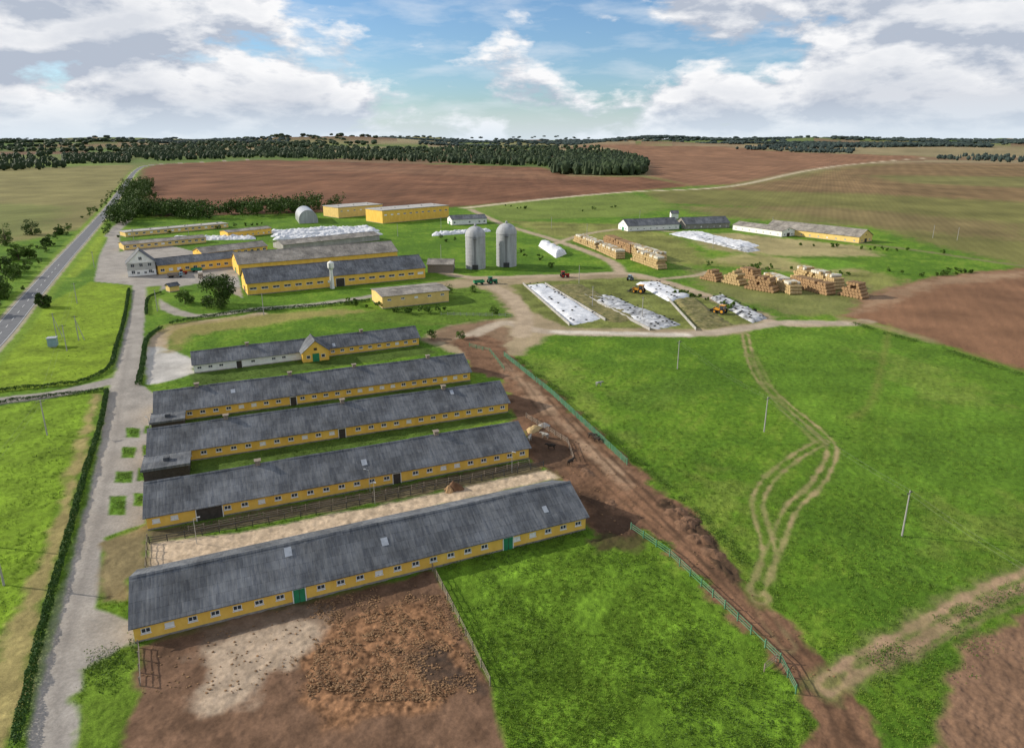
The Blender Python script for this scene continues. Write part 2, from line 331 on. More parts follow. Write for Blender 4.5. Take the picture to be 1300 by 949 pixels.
for o_ in (1,-1): line([(700,505),(760,570),(850,660),(950,765),(1040,860),(1080,950)],.35,(.08,.048,.03),0,.3,.4,off=1.0*o_,op=.8,patchy=.3)
for o_ in (1,-1): line([(660,480),(710,550),(780,620),(880,710),(1000,830),(1050,890)],.3,(.08,.05,.03),0,.3,.4,off=1.0*o_,op=.6,patchy=.4)
line([(845,640),(880,662),(905,695),(935,735)],1.5,(.07,.045,.028),0,.6,1.4,.4)
# yards between the barns
zone([(188,688),(300,676),(500,638),(640,606),(694,596),(712,606),(560,640),(400,680),(250,715),(186,728)],(.47,.365,.255),0,.5,.6,.14,0,.35,1.2)
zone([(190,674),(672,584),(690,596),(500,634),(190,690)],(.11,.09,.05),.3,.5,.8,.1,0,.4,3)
zone([(128,690),(188,665),(188,725),(165,735),(160,760),(125,768)],(.20,.16,.08),.4,.7,1.2,.12,0,.4,3)
zone([(172,822),(552,724),(590,800),(622,870),(650,980),(100,980),(110,860)],(.155,.092,.058),0,.5,.6,.1,0,.45,2)
zone([(100,850),(172,815),(178,870),(150,980),(95,980)],(.12,.20,.02),1,.6,1.5,.2)
zone([(258,868),(262,800),(310,770),(395,765),(418,792),(395,832),(340,860),(320,900),(250,920)],(.38,.295,.215),0,1.2,2.5,.10,0,.35,1.2)
zone([(375,870),(395,832),(425,790),(500,750),(560,760),(585,800),(608,862),(560,900),(420,920)],(.215,.115,.060),0,1.2,2.5,.22,0,.9,.7)
zone([(500,830),(560,820),(600,855),(615,880),(560,870)],(.04,.034,.03),0,.8,2.5,.06,0,.3,2,.75)
zone([(200,790),(300,772),(540,728),(560,760),(420,785),(200,830)],(.10,.06,.038),0,1,2,.12,0,.4,2,.75)  # dark brown mud along the wall, with the barn's shade painted in
# garden beds between the lane and the barns
BEDS=((170,549,9,6),(164,574,9,7),(187,572,5,7),(158,605,11,7),(182,602,6,8),(150,641,11,12),(177,634,7,8),(188,545,4,5))
for (u,v,a,b) in BEDS:
    zone([(u-a,v-b),(u+a,v-b),(u+a-2,v+b),(u-a-2,v+b)],(.095,.19,.02),1,.25,.3,.25,0,.5,1)
# wheel tracks in the big field
t1=[(946,424),(953,455),(966,482),(1000,515),(1040,548),(1056,572),(1040,610),(1005,645),(985,690),(965,735),(964,760)]
t2=[(1046,560),(1010,580),(975,610),(962,640),(972,680),(976,710),(960,750)]
t4=[(955,450),(985,505),(1040,560)]
for t,o_ in ((t1,1),(t2,.85),(t4,.35)):
    line(t,2.2,(.09,.15,.02),.9,1.2,1.5,.14,op=.6)
    for s_ in (1,-1): line(t,.42,(.33,.26,.13),.2,.35,.6,.02,off=1.05*s_,op=o_,patchy=.45)
for s_ in (1,-1): line([(964,755),(975,785),(1000,820)],.35,(.26,.2,.1),.2,.4,.7,.02,off=1.05*s_,op=.5,patchy=.7)
line([(1050,870),(1100,838),(1180,795),(1240,760),(1300,735),(1420,690)],2.8,(.17,.18,.06),.7,1,1.5,.14,op=.8)
for o_ in (-1.15,1.15): line([(1050,870),(1100,838),(1180,795),(1240,760),(1300,735),(1420,690)],.7,(.33,.225,.14),0,.4,.9,.06,off=o_,patchy=.3)
for o_ in (-1,1): line([(1090,850),(1160,822),(1220,790),(1300,755)],.35,(.22,.16,.09),0,.4,.6,.04,off=o_,op=.7,patchy=.3)
line([(1130,412),(1110,500),(1080,530)],.8,(.2,.2,.05),.8,1,1,op=.5)
# main road bed (real asphalt strip laid above)
mroad=cat([P(u,v) for u,v in [(-260,690),(-150,570),(-60,485),(0,424),(40,376),(80,330),(118,288),(140,262),(158,236),(174,216),(190,210),(230,206.5),(330,201)]],12)
def wline(w,hw,col,k,soft,warp,amp):
    idx=np.where((X>w[:,0].min()-15)&(X<w[:,0].max()+15)&(Y>w[:,1].min()-15)&(Y<w[:,1].max()+15))[0]
    d,_=segdist(X[idx],Y[idx],w); s=hw-d+warp*(fbm(X[idx]/3,Y[idx]/3,3,3)-.5)*2
    apply(idx,sstep(-soft,soft,s),col,k,amp,0,.2,4)
wline(mroad,8.5,(.15,.24,.025),1,1.5,1,.1)
wline(mroad,5.2,(.33,.29,.21),0,.6,.6,.0)
Z=tz(X,Y)+A*((fbm(X/.9,Y/.9,51,4)-.5)*2.2)*np.clip(R/70,0,1)
V=np.stack([X,Y,Z],1)
i=np.arange(NR-1)[:,None]*NP; j=np.arange(NP)[None,:]; j2=(j+1)%NP
Fq=np.stack([(i+j),(i+j2),(i+NP+j2),(i+NP+j)],-1).reshape(-1,4)[:,::-1]
mg_,n,l,b=newmat('ground_cover')
ca=n.new('ShaderNodeAttribute'); ca.attribute_name='cover'
ka=n.new('ShaderNodeAttribute'); ka.attribute_name='grassy'
pa=n.new('ShaderNodeAttribute'); pa.attribute_name='ploughed'
tc=n.new('ShaderNodeTexCoord')
def nnoise(s,d=6,r=.65,vec=None):
    q=n.new('ShaderNodeTexNoise'); q.inputs['Scale'].default_value=s; q.inputs['Detail'].default_value=d; q.inputs['Roughness'].default_value=r
    l.new(vec or tc.outputs['Object'],q.inputs['Vector']); return q.outputs['Fac']
def mrng(v,a,b_,c,d):
    q=n.new('ShaderNodeMapRange'); 
    for k,x in zip(('From Min','From Max','To Min','To Max'),(a,b_,c,d)): q.inputs[k].default_value=x
    l.new(v,q.inputs['Value']); return q.outputs[0]
def mth(op,a,b_):
    q=n.new('ShaderNodeMath'); q.operation=op
    for i_,x in enumerate((a,b_)):
        if isinstance(x,(int,float)): q.inputs[i_].default_value=x
        else: l.new(x,q.inputs[i_])
    return q.outputs[0]
def wave(rot,scale,dist):
    wv=n.new('ShaderNodeTexWave'); wv.inputs['Scale'].default_value=scale; wv.inputs['Distortion'].default_value=dist; wv.inputs['Detail'].default_value=3; wv.inputs['Detail Scale'].default_value=.4
    mp=n.new('ShaderNodeMapping'); mp.inputs['Rotation'].default_value=(0,0,math.radians(rot)); l.new(tc.outputs['Object'],mp.inputs[0]); l.new(mp.outputs[0],wv.inputs['Vector']); return wv.outputs['Fac']
fa=nnoise(.7,6,.72); fb=nnoise(6,4,.75); fs=nnoise(1.8,8,.75)
gv=mth('MULTIPLY',mrng(fa,.3,.7,.68,1.32),mrng(fb,.3,.7,.55,1.45))
sv=mrng(fs,.3,.7,.74,1.26)
pv=mth('MULTIPLY',mrng(wave(28,.0125,3.5),0,1,.93,1.07),mrng(wave(24,.06,1.0),0,1,.92,1.08))
mps=n.new('ShaderNodeMapping'); mps.inputs['Rotation'].default_value=(0,0,math.radians(28)); mps.inputs['Scale'].default_value=(1,.08,1); l.new(tc.outputs['Object'],mps.inputs[0])
pv=mth('MULTIPLY',pv,mrng(nnoise(.05,5,.6,mps.outputs[0]),.3,.7,.80,1.20))
pv=mth('MULTIPLY',pv,mrng(nnoise(.012,5,.6),.3,.7,.80,1.20))
mixf=n.new('ShaderNodeMix'); mixf.data_type='FLOAT'; l.new(ka.outputs['Fac'],mixf.inputs['Factor']); l.new(sv,mixf.inputs['A']); l.new(gv,mixf.inputs['B'])
mixp=n.new('ShaderNodeMix'); mixp.data_type='FLOAT'; l.new(pa.outputs['Fac'],mixp.inputs['Factor']); mixp.inputs['A'].default_value=1; l.new(pv,mixp.inputs['B'])
tot=mth('MULTIPLY',mixf.outputs['Result'],mixp.outputs['Result'])
vm=n.new('ShaderNodeVectorMath'); vm.operation='SCALE'; l.new(ca.outputs['Color'],vm.inputs[0]); l.new(tot,vm.inputs['Scale'])
l.new(vm.outputs[0],b.inputs['Base Color']); b.inputs['Roughness'].default_value=.95; b.inputs['Specular IOR Level'].default_value=.1
bp=n.new('ShaderNodeBump'); bp.inputs['Distance'].default_value=.13; l.new(fb,bp.inputs['Height']); l.new(mrng(ka.outputs['Fac'],0,1,.25,.9),bp.inputs['Strength']); l.new(bp.outputs[0],b.inputs['Normal'])
g=npmesh('ground',V,Fq,[mg_],smooth=True)
at=g.data.attributes.new('cover','FLOAT_COLOR','POINT'); at.data.foreach_set('color',np.concatenate([np.clip(C,0,1),np.ones((N,1))],1).astype(np.float32).ravel())
for nm,ar in (('grassy',K),('ploughed',PL)):
    at=g.data.attributes.new(nm,'FLOAT','POINT'); at.data.foreach_set('value',ar.astype(np.float32))
# grass tufts
cand=np.where((K>.85)&(R<330)&(Y>0)&(np.abs(PH.ravel())<.75))[0]
pk=rng.choice(cand,60000); tx=X[pk]+rng.uniform(-.3,.3,len(pk)); ty=Y[pk]+rng.uniform(-.3,.3,len(pk)); tzz=Z[pk]
keep=fbm(tx/6,ty/6,61,3)>.42; tx,ty,tzz=tx[keep],ty[keep],tzz[keep]
nt=len(tx); B=4
bx=np.repeat(tx,B)+rng.normal(0,.12,nt*B); by=np.repeat(ty,B)+rng.normal(0,.12,nt*B); bz=np.repeat(tzz,B)-.05
an=rng.uniform(0,6.28,nt*B); hh=rng.uniform(.12,.40,nt*B); le=rng.normal(0,.12,(nt*B,2)); wd=rng.uniform(.03,.07,nt*B)
v0=np.stack([bx-np.cos(an)*wd,by-np.sin(an)*wd,bz],1); v1=np.stack([bx+np.cos(an)*wd,by+np.sin(an)*wd,bz],1); v2=np.stack([bx+le[:,0],by+le[:,1],bz+hh],1)
npmesh('meadow_grass_tufts',np.stack([v0,v1,v2],1).reshape(-1,3),np.arange(nt*B*3).reshape(-1,3),['tuft'])
# darker weed clumps
pk=rng.choice(cand,16000); tx,ty,tzz=X[pk],Y[pk],Z[pk]; q=fbm(tx/11,ty/11,71,4)+.15*rng.random(len(tx)); keep=q>.62; tx,ty,tzz=tx[keep],ty[keep],tzz[keep]
B=9; sp0=rng.uniform(.15,.4,len(tx)); sp1=np.repeat(sp0,B)
cc=np.column_stack([np.repeat(tx,B)+rng.normal(0,1,len(sp1))*sp1,np.repeat(ty,B)+rng.normal(0,1,len(sp1))*sp1,np.repeat(tzz,B)+rng.uniform(0,1,len(sp1))*sp1*.8+.03])
Vw,Fw=leafquads(cc,.10); npmesh('meadow_weed_clumps',Vw,Fw,['weed'])
# ---------------------------------------------------------------- main road ribbon
def ribbon(mb,w,o0,o1,z,m,dash=None):
    acc=0
    for a in range(len(w)-1):
        p=w[a];q=w[a+1]; p0=w[max(a-1,0)]; q1=w[min(a+2,len(w)-1)]
        def nrm(s,e): d=e-s; L=np.hypot(*d)+1e-9; return np.array([-d[1],d[0]])/L
        n0=nrm(p0,q); n1_=nrm(p,q1)
        L=np.hypot(*(q-p))
        if dash is None: segs=[(0,1)]
        else:
            segs=[]; s=0
            while s<L:
                if ((acc+s)%dash)<dash*.4: segs.append((s/L,min((s+1)/L,1)))
                s+=1
            acc+=L
        for s0,s1 in segs:
            pa_=p+(q-p)*s0; pb=p+(q-p)*s1; na=n0+(n1_-n0)*s0; nb=n0+(n1_-n0)*s1
            f=lambda pt,nn,o:(pt[0]+nn[0]*o,pt[1]+nn[1]*o,z+float(tz(pt[0],pt[1])))
            mb.quad(f(pa_,na,o1),f(pa_,na,o0),f(pb,nb,o0),f(pb,nb,o1),m)
mb=MB(); ribbon(mb,mroad,-3.9,3.9,.05,0); ribbon(mb,mroad,-3.55,-3.43,.06,1); ribbon(mb,mroad,3.43,3.55,.06,1)
near=mroad[:60]; ribbon(mb,near,-.07,.07,.06,1,12)
mb.obj('asphalt_road',['asphalt','paint'])
# ---------------------------------------------------------------- buildings
def building(parent,loc,rz,L,W,h,rh,wall='yellow',roof='roof',sp=3.0,win=(1.25,.85,1.2),doors=(),rdoors=(),ov=.55,vents=0,patches=0,seed=0,white_to=0,flat=False,gwin=True,plinth=.3):
    """doors: (x0,x1,height,mat) on the front (y=0)"""
    r=random.Random(seed)
    ww,wh,wz=win
    W_=MB(); G=MB(); Fm=MB()
    def longwall(y,ny,drs):
        xs=[]
        if sp:
            nb=int(L//sp); s=L/nb
            for k in range(nb):
                c=(k+.5)*s
                if any(c+ww/2+.2>d[0] and c-ww/2-.2<d[1] for d in drs): continue
                xs.append((c-ww/2,c+ww/2))
        def q(x0,x1,z0,z1):
            m=1 if (x1<=white_to+.01) else 0
            if x1-x0<1e-3: return
            a,b_=(x0,x1) if ny<0 else (x1,x0)
            W_.quad((a,y,z0),(b_,y,z0),(b_,y,z1),(a,y,z1),m)
        cuts=[0]+([white_to] if 0<white_to<L else [])+[L]
        for a,b_ in zip(cuts[:-1],cuts[1:]):
            q(a,b_,-.4,wz if xs else h)
            if xs: q(a,b_,wz+wh,h)
        if xs:
            pr=0
            for x0,x1 in xs+[(L,L)]:
                if pr<white_to<x0: q(pr,white_to,wz,wz+wh); q(white_to,x0,wz,wz+wh)
                else: q(pr,x0,wz,wz+wh)
                pr=x1
            yi=y-ny*.14
            for x0,x1 in xs:
                z0,z1=wz,wz+wh
                for a,b_ in (((x0,z0),(x1,z0)),((x1,z0),(x1,z1)),((x1,z1),(x0,z1)),((x0,z1),(x0,z0))):
                    W_.quad((a[0],y,a[1]),(b_[0],y,b_[1]),(b_[0],yi,b_[1]),(a[0],yi,a[1]),2)
                G.quad((x0,yi,z0),(x1,yi,z0),(x1,yi,z1),(x0,yi,z1),0 if r.random()<.8 else 1)
                t=.11; ya,yb=sorted((yi+ny*.01,yi+ny*.09))
                Fm.box(x0,x1,ya,yb,z0,z0+t); Fm.box(x0,x1,ya,yb,z1-t,z1); Fm.box(x0,x0+t,ya,yb,z0+t,z1-t); Fm.box(x1-t,x1,ya,yb,z0+t,z1-t)
                xm=(x0+x1)/2; Fm.box(xm-.04,xm+.04,ya,yb,z0+t,z1-t)
                sa,sb=sorted((y+ny*.003,y+ny*.09)); Fm.box(x0-.08,x1+.08,sa,sb,z0-.1,z0-.003)
    longwall(0,-1,doors); longwall(W,1,rdoors)
    for x,s in ((0,-1),(L,1)):
        m=1 if (white_to>0 and x==0) else 0
        pts=[(x,0,-.4),(x,W,-.4),(x,W,h),(x,W/2,h+rh),(x,0,h)] if not flat else [(x,0,-.4),(x,W,-.4),(x,W,h),(x,0,h)]
        W_.face(pts if s>0 else pts[::-1],m)
        if gwin:
            for yc in ([W*.22,W*.78] if W>8 else []):
                a,b_=sorted((x+s*.004,x+s*.06)); G.box(a,b_,yc-.5,yc+.5,1.2,2.1,0)
                a2,b2=sorted((x+s*.004,x+s*.09))
                for z in (1.1,2.1): Fm.box(a2,b2,yc-.6,yc+.6,z,z+.1)
                for yy in (yc-.6,yc+.5): Fm.box(a2,b2,yy,yy+.1,1.2,2.1)
    W_.obj('walls',[wall,'white','plinth'],parent,loc,rz)
    if G.f: G.obj('window_glass',['glass','frame'],parent,loc,rz)
    if Fm.f: Fm.obj('window_frames',['frame'],parent,loc,rz)
    pb=MB()
    if plinth:
        e=.05
        pb.box(-e,L+e,-e,-.003,-.4,plinth); pb.box(-e,L+e,W+.003,W+e,-.4,plinth); pb.box(-e,-.003,0,W,-.4,plinth); pb.box(L+.003,L+e,0,W,-.4,plinth)
        pb.obj('plinth',['plinth'],parent,loc,rz)
    D=MB()
    for d in doors:
        D.box(d[0],d[1],-.13,-.055,-.2,d[2],0); D.box(d[0]-.15,d[1]+.15,-.1,-.052,d[2],d[2]+.15,1)
        for xx in (d[0]-.15,d[1]): D.box(xx,xx+.15,-.1,-.052,-.2,d[2],1)
        D.box((d[0]+d[1])/2-.03,(d[0]+d[1])/2+.03,-.15,-.131,0,d[2],2)
    if gwin and W>7:
        dw=min(3.0,W*.25); dh=min(2.6,h*.9)
        for x,s in ((0,-1),(L,1)):
            a,b_=sorted((x+s*.055,x+s*.13)); D.box(a,b_,W/2-dw/2,W/2+dw/2,-.2,dh,2 if s>0 else 0)
            a,b_=sorted((x+s*.004,x+s*.08)); D.box(a,b_,W/2-.5,W/2+.5,h+.3,h+1.1,2)
    if D.f: D.obj('doors',[doors[0][3] if doors else 'green','frame','dark'],parent,loc,rz)
    Rf=MB()
    if flat:
        Rf.box(-.4,L+.4,-.4,W+.4,h,h+.35); Rf.box(-.4,L+.4,-.4,-.1,h+.353,h+.55); Rf.box(-.4,L+.4,W+.1,W+.4,h+.353,h+.55)
        for k in range(max(1,int(L//12))): Rf.box(L*(k+.5)/max(1,int(L//12))-.6,L*(k+.5)/max(1,int(L//12))+.6,W*.5-.6,W*.5+.6,h+.353,h+1.1)
        Rf.obj('roof',[roof],parent,loc,rz)
    else:
        sl=rh/(W/2); th=.14
        n_=max(6,int(L/6))
        for side in (0,1):
            for k in range(n_):
                x0=-.5+(L+1)*k/n_; x1=-.5+(L+1)*(k+1)/n_
                def pt(x,t,dz):
                    y=-ov+(W/2+ov)*t; z=h+th+ (y)*sl+dz
                    sag=.07*math.sin(x*.21+seed)+.04*math.sin(x*.63+seed*2)
                    return (x,y if side==0 else W-y,z+sag*t)
                a,b_,c,d=pt(x0,0,0),pt(x1,0,0),pt(x1,1,0),pt(x0,1,0)
                a2,b2,c2,d2=pt(x0,0,-th),pt(x1,0,-th),pt(x1,1,-th),pt(x0,1,-th)
                if side==0: Rf.quad(a,b_,c,d); Rf.quad(b2,a2,d2,c2)
                else: Rf.quad(b_,a,d,c); Rf.quad(a2,b2,c2,d2)
                Rf.quad(a2,b2,b_,a)
                if k==0: Rf.quad(a,d,d2,a2)
                if k==n_-1: Rf.quad(b_,c,c2,b2)
        Rf.obj('roof',[roof],parent,loc,rz)
        T=MB()
        for k in range(n_):
            x0=-.5+(L+1)*k/n_; x1=-.5+(L+1)*(k+1)/n_-.03; zr=h+th+rh+.07*math.sin((x0+x1)/2*.21+seed)
            for s in (-1,1): T.quad((x0,W/2,zr+.11),(x1,W/2,zr+.11),(x1,W/2+s*.35,zr+.08-.35*sl),(x0,W/2+s*.35,zr+.08-.35*sl))
        T.obj('ridge_cap',[roof],parent,loc,rz)
        Vt=MB()
        for k in range(vents):
            x=L*(k+.5)/vents+r.uniform(-2,2); zr=h+rh
            Vt.box(x-.45,x+.45,W/2-.45,W/2+.45,zr-.1,zr+.8,0); Vt.box(x-.65,x+.65,W/2-.65,W/2+.65,zr+.9,zr+1.0,0)
            for a in (-.4,.36):
                for c in (-.4,.36): Vt.box(x+a,x+a+.06,W/2+c,W/2+c+.06,zr+.803,zr+.897,0)
        if vents: Vt.obj('roof_vents',['wood'],parent,loc,rz)
        Pt=MB()
        for k in range(patches):
            x=r.uniform(2,L-3); y=r.uniform(0,W/2-2.2); w2=r.choice((1.1,1.1,.9)); hh_=r.uniform(1.2,1.6)
            f=lambda x_,y_:(x_,y_,h+th+y_*sl+.09)
            Pt.quad(f(x,y),f(x+w2,y),f(x+w2,y+hh_),f(x,y+hh_))
        if patches: Pt.obj('roof_sheet_repairs',['patch'],parent,loc,rz)
def place(name,pl,pr,**k):
    a=P(*pl); b_=P(*pr); L=math.dist(a,b_); rz=math.atan2(b_[1]-a[1],b_[0]-a[0])
    e=empty(name,(a[0],a[1],0),rz); building(e,(0,0,0),0,L=L,**k); return e,L
e,L=place('cow_barn',(172,816),(743,672),W=14,h=2.9,rh=3.2,doors=((21.5,23.2,2.3,'green'),(56.2,57.9,2.3,'green')),patches=3,seed=1)
e,L=place('cow_barn',(188,673),(671,582),W=14,h=2.9,rh=3.2,doors=((8.2,12.6,2.4,'dark'),(45,46.5,2.3,'dark')),patches=1,seed=2,vents=2)
e,L=place('cow_barn',(191,593),(645,523),W=14,h=2.9,rh=3.2,doors=((40,41.5,2.3,'dark'),),patches=1,seed=3,vents=3)
building(e,(-.5,-7,0),0,L=8.5,W=6.9,h=2.4,rh=.3,wall='dark',roof='roof',sp=0,gwin=False,flat=True,plinth=0)
e,L=place('cow_barn',(199,538),(597,483),W=14,h=2.9,rh=3.2,doors=((32,33.5,2.3,'dark'),),patches=1,seed=4,vents=4)
building(e,(-.5,-6,0),0,L=7,W=5.9,h=2.4,rh=.3,wall='dark',roof='roof',sp=0,gwin=False,flat=True,plinth=0)
e,L=place('calf_barn',(247,474),(532,438),W=10.5,h=2.9,rh=2.5,sp=3.0,white_to=32,seed=5,doors=((12,13.5,2.3,'dark'),),vents=2,patches=1)
building(e,(39.5,-3.2,.02),math.pi/2,L=8,W=8.2,h=3.3,rh=3.4,sp=0,gwin=True,seed=9,ov=.5,plinth=0)
# mid-distance farm
e,L=place('feed_store',(486,392),(570,383),W=17,h=5.2,rh=.8,wall='yellow2',roof='roof_l',sp=5,win=(1.6,.8,3.2),seed=11,gwin=False)
e,L=place('milking_barn',(315,375),(540,353),W=19,h=5.6,rh=5.0,sp=5,win=(3.0,1.1,2.4),seed=12,doors=((40,44,4,'dark'),))
e,L=place('machinery_barn',(304,350),(505,332),W=22,h=6,rh=4.5,roof='roof_l',sp=5,win=(2,1,2.4),seed=13)
e,L=place('brown_shed',(543,346),(575,346),W=13,h=4.4,rh=1.8,wall='wood',roof='roof_l',sp=0,seed=14)
e,L=place('two_storey_gable_house',(163,352),(199,349),W=12,h=7,rh=.2,wall='white',roof='roof',sp=3,win=(1.3,1.2,1.2),seed=15,gwin=False,flat=True)
bpy.data.objects.remove([o for o in e.children if o.name.startswith('roof')][0])
building(e,(L,-.0,3.6),math.pi/2,L=12.1,W=L,h=3.4,rh=6.2,wall='white',roof='roof',sp=3,win=(1.2,1.2,1.0),seed=16,gwin=False,plinth=0)
gw=MB()
for i_,(x,z) in enumerate([(L*.2,5),(L*.5,5),(L*.8,5),(L*.5,8.4),(L*.2,1.6),(L*.8,1.6)]):
    gw.box(x-.7,x+.7,-.1,-.03,z,z+1.5,0); gw.box(x-.05,x+.05,-.13,-.102,z,z+1.5,1); gw.box(x-.85,x+.85,-.14,-.06,z-.12,z-.003,1)
gw.obj('gable_windows',['glass','frame'],e)
e,L=place('workshop',(202,349),(302,338),W=14,h=5,rh=2.6,sp=4,win=(2,1.4,1.6),seed=17)
e,L=place('workshop',(258,330),(340,320),W=14,h=4,rh=2.4,roof='roof_l',sp=4,win=(2,1.4,1.6),seed=18)
e,L=place('long_store',(158,318),(262,308),W=12,h=3.6,rh=1.2,roof='roof_l',sp=4,win=(2,1.2,1.6),seed=19,gwin=False,wall='yellow2')
e,L=place('long_store',(160,301),(290,289),W=12,h=3.2,rh=.5,sp=5,roof='roof_f',win=(2,1.2,1.4),seed=20,flat=True,gwin=False,wall='yellow2')
e,L=place('long_store',(290,303),(345,297),W=12,h=4.4,rh=1,sp=4,roof='roof_l',seed=21,gwin=False)
e,L=place('garage_row',(360,318),(482,305),W=16,h=3.6,rh=1.8,sp=0,roof='roof_l',wall='conc',seed=22,gwin=False)
e,L=place('warehouse',(486,284),(570,276),W=26,h=10.5,rh=1,flat=True,sp=6,win=(2.5,1,6.5),roof='roof_f',seed=23,gwin=False)
e,L=place('warehouse',(430,277),(486,272),W=26,h=9,rh=1,flat=True,sp=6,win=(2,1,5.5),roof='roof_f',wall='yellow2',seed=24,gwin=False)
e,L=place('office_house',(574,286),(618,284),W=14,h=4.6,rh=2.6,sp=4,win=(1.6,1.4,1.4),wall='white',seed=25)
e,L=place('old_barn',(797,294),(862,291),W=16,h=4.2,rh=4.2,sp=5,seed=26,wall='white')
e,L=place('old_barn',(870,291),(926,289),W=16,h=4,rh=4.2,sp=5,seed=27,wall='plinth')
e,L=place('white_barn',(930,292),(992,301),W=14,h=4.2,rh=2.2,sp=6,wall='white',roof='roof_l',seed=28)
e,L=place('white_barn',(972,295),(1090,309),W=18,h=4.4,rh=4.2,sp=6,wall='yellow2',roof='roof_l',seed=29)
e,L=place('gate_hut',(216,371),(228,369),W=4,h=2.8,rh=1,sp=0,wall='yellow2',seed=30,gwin=False)
e,L=place('pump_house',(852,278),(861,278),W=6,h=5,rh=2,sp=0,wall='white',seed=31,gwin=False)
# ---------------------------------------------------------------- silos
def silo(u,v,r,h,name='grain_silo'):
    x,y=P(u,v); e=empty(name,(x,y,0))
    s=MB(); s.lathe([(r,-.5),(r,h)],n=40,m=0); 
    for k in range(1,9): s.lathe([(r+.003,h*k/9-.12),(r+.1,h*k/9-.08),(r+.1,h*k/9+.08),(r+.003,h*k/9+.12)],n=40,m=0)
    s.obj('shell',['silo'],e,smooth=False)
    d=MB(); d.lathe([(r+.2,h-.05),(r+.2,h+.25)]+[(r*1.02*math.cos(t),h+.25+r*.95*math.sin(t)) for t in np.linspace(0.05,1.5,9)]+[(.6,h+.3+r*.96),(.6,h+1.2+r*.95),(.01,h+1.5+r*.95)],n=40)
    d.obj('dome_roof',['silo'],e,smooth=True)
    t=MB()
    for a in (-.35,.35): t.box(a-.05,a+.05,-r-.45,-r-.35,0,h+1)
    for k in range(int(h/.6)): t.box(-.35,.35,-r-.43,-r-.38,k*.6+.3,k*.6+.36)
    t.box(-1.1,1.1,-r-1.3,-r-.1,h-1,h-.9); t.box(-1.6,1.6,-r-.3,-r+.2,-.2,2.6)
    t.obj('ladder_and_hatch',['dkmetal'],e)
silo(604,340,5.4,17.5); silo(643,337,5.6,18)
x,y=P(422,366); e=empty('water_tower',(x,y,0)); s=MB(); s.lathe([(1.1,-.3),(.75,8),(.75,9.0),(1.5,10.0),(1.5,12.2),(1.3,12.5),(.2,13.1),(.01,13.2)],n=20); s.obj('tank_and_stem',['white'],e,smooth=False)
s=MB(); s.box(-.3,-.22,-1.9,-1.8,0,12); s.box(.22,.3,-1.9,-1.8,0,12); [s.box(-.3,.3,-1.88,-1.83,k*.6,k*.6+.05) for k in range(20)]; s.obj('ladder',['dkmetal'],e)
a=P(380,284); b_=P(404,283); L=math.dist(a,b_); e=empty('arched_hangar',(a[0],a[1],0),math.atan2(b_[1]-a[1],b_[0]-a[0]))
s=MB(); r=L/2; n_=16; zz=3.0
for k in range(n_):
    t0=math.pi*k/n_; t1_=math.pi*(k+1)/n_
    for yy in range(8): s.quad((r-r*math.cos(t0),yy*5,zz+r*1.05*math.sin(t0)),(r-r*math.cos(t1_),yy*5,zz+r*1.05*math.sin(t1_)),(r-r*math.cos(t1_),yy*5+4.9,zz+r*1.05*math.sin(t1_)),(r-r*math.cos(t0),yy*5+4.9,zz+r*1.05*math.sin(t0)))
s.box(0,.1,0,40,-.3,zz); s.box(2*r-.1,2*r,0,40,-.3,zz); s.obj('arch_shell',['metal'],e,smooth=False)
s=MB(); s.face([(0.11,.05,-.3),(2*r-.11,.05,-.3)]+[(r+r*.99*math.cos(math.pi*k/n_),.05,zz+r*1.04*math.sin(math.pi*k/n_)) for k in range(n_+1)]); s.box(r-2.5,r+2.5,-.1,.04,-.2,5); s.obj('end_wall_and_door',['silo'],e)
# ---------------------------------------------------------------- silage clamps, tarps
def mound(name,c,h,m,nu=60,nv=16,rough=.25,seed=0,dome=False):
    w=[np.array(P(*q)) for q in c]; s=MB()
    for a in range(nu+1):
        for b2 in range(nv+1):
            u=a/nu;v=b2/nv; v2=v+.06*math.sin(u*23+seed)*min(v,1-v)*4; p=(w[0]*(1-u)+w[3]*u)*(1-v2)+(w[1]*(1-u)+w[2]*u)*v2
            e1=min(v,1-v)*2; pr=(math.sqrt(max(0,1-(1-e1)**2)) if dome else min(1,3*e1)**.7)*min(1,14*min(u,1-u))**.7
            z=-.25+h*pr+float(fbm(p[0]/1.6,p[1]/1.6,seed,3)-.5)*rough*2*(.3+pr)+float(fbm(p[0]/9,p[1]/9,seed+5,2)-.5)*rough*2.5*pr
            s.v.append((p[0],p[1],z))
    for a in range(nu):
        for b2 in range(nv):
            i_=a*(nv+1)+b2; s.f.append((i_,i_+1,i_+nv+2,i_+nv+1)); s.m.append(0)
    return s.obj(name,[m],smooth=True)
def tyres(name,c,nn,h,seed=0):
    w=[np.array(P(*q)) for q in c]; s=MB(); rr=random.Random(seed)
    for k in range(nn):
        u=rr.random();v=rr.choice((.15,.85,.5,.3,.7))+rr.uniform(-.06,.06); p=(w[0]*(1-u)+w[3]*u)*(1-v)+(w[1]*(1-u)+w[2]*u)*v
        i0=len(s.v); R0,r0=.40,.14
        for a in range(10):
            for b2 in range(5):
                A_=a*.6283;B_=b2*1.2566; s.v.append((p[0]+(R0+r0*math.cos(B_))*math.cos(A_),p[1]+(R0+r0*math.cos(B_))*math.sin(A_),h+.1+r0*math.sin(B_)))
        for a in range(10):
            for b2 in range(5): s.f.append((i0+a*5+b2,i0+((a+1)%10)*5+b2,i0+((a+1)%10)*5+(b2+1)%5,i0+a*5+(b2+1)%5)); s.m.append(0)
    s.obj(name,['rubber'])
M['clampgrass']=mat('weedy_clamp',(.12,.15,.035),.95,.5,.5,.1,col2=(.26,.22,.10))
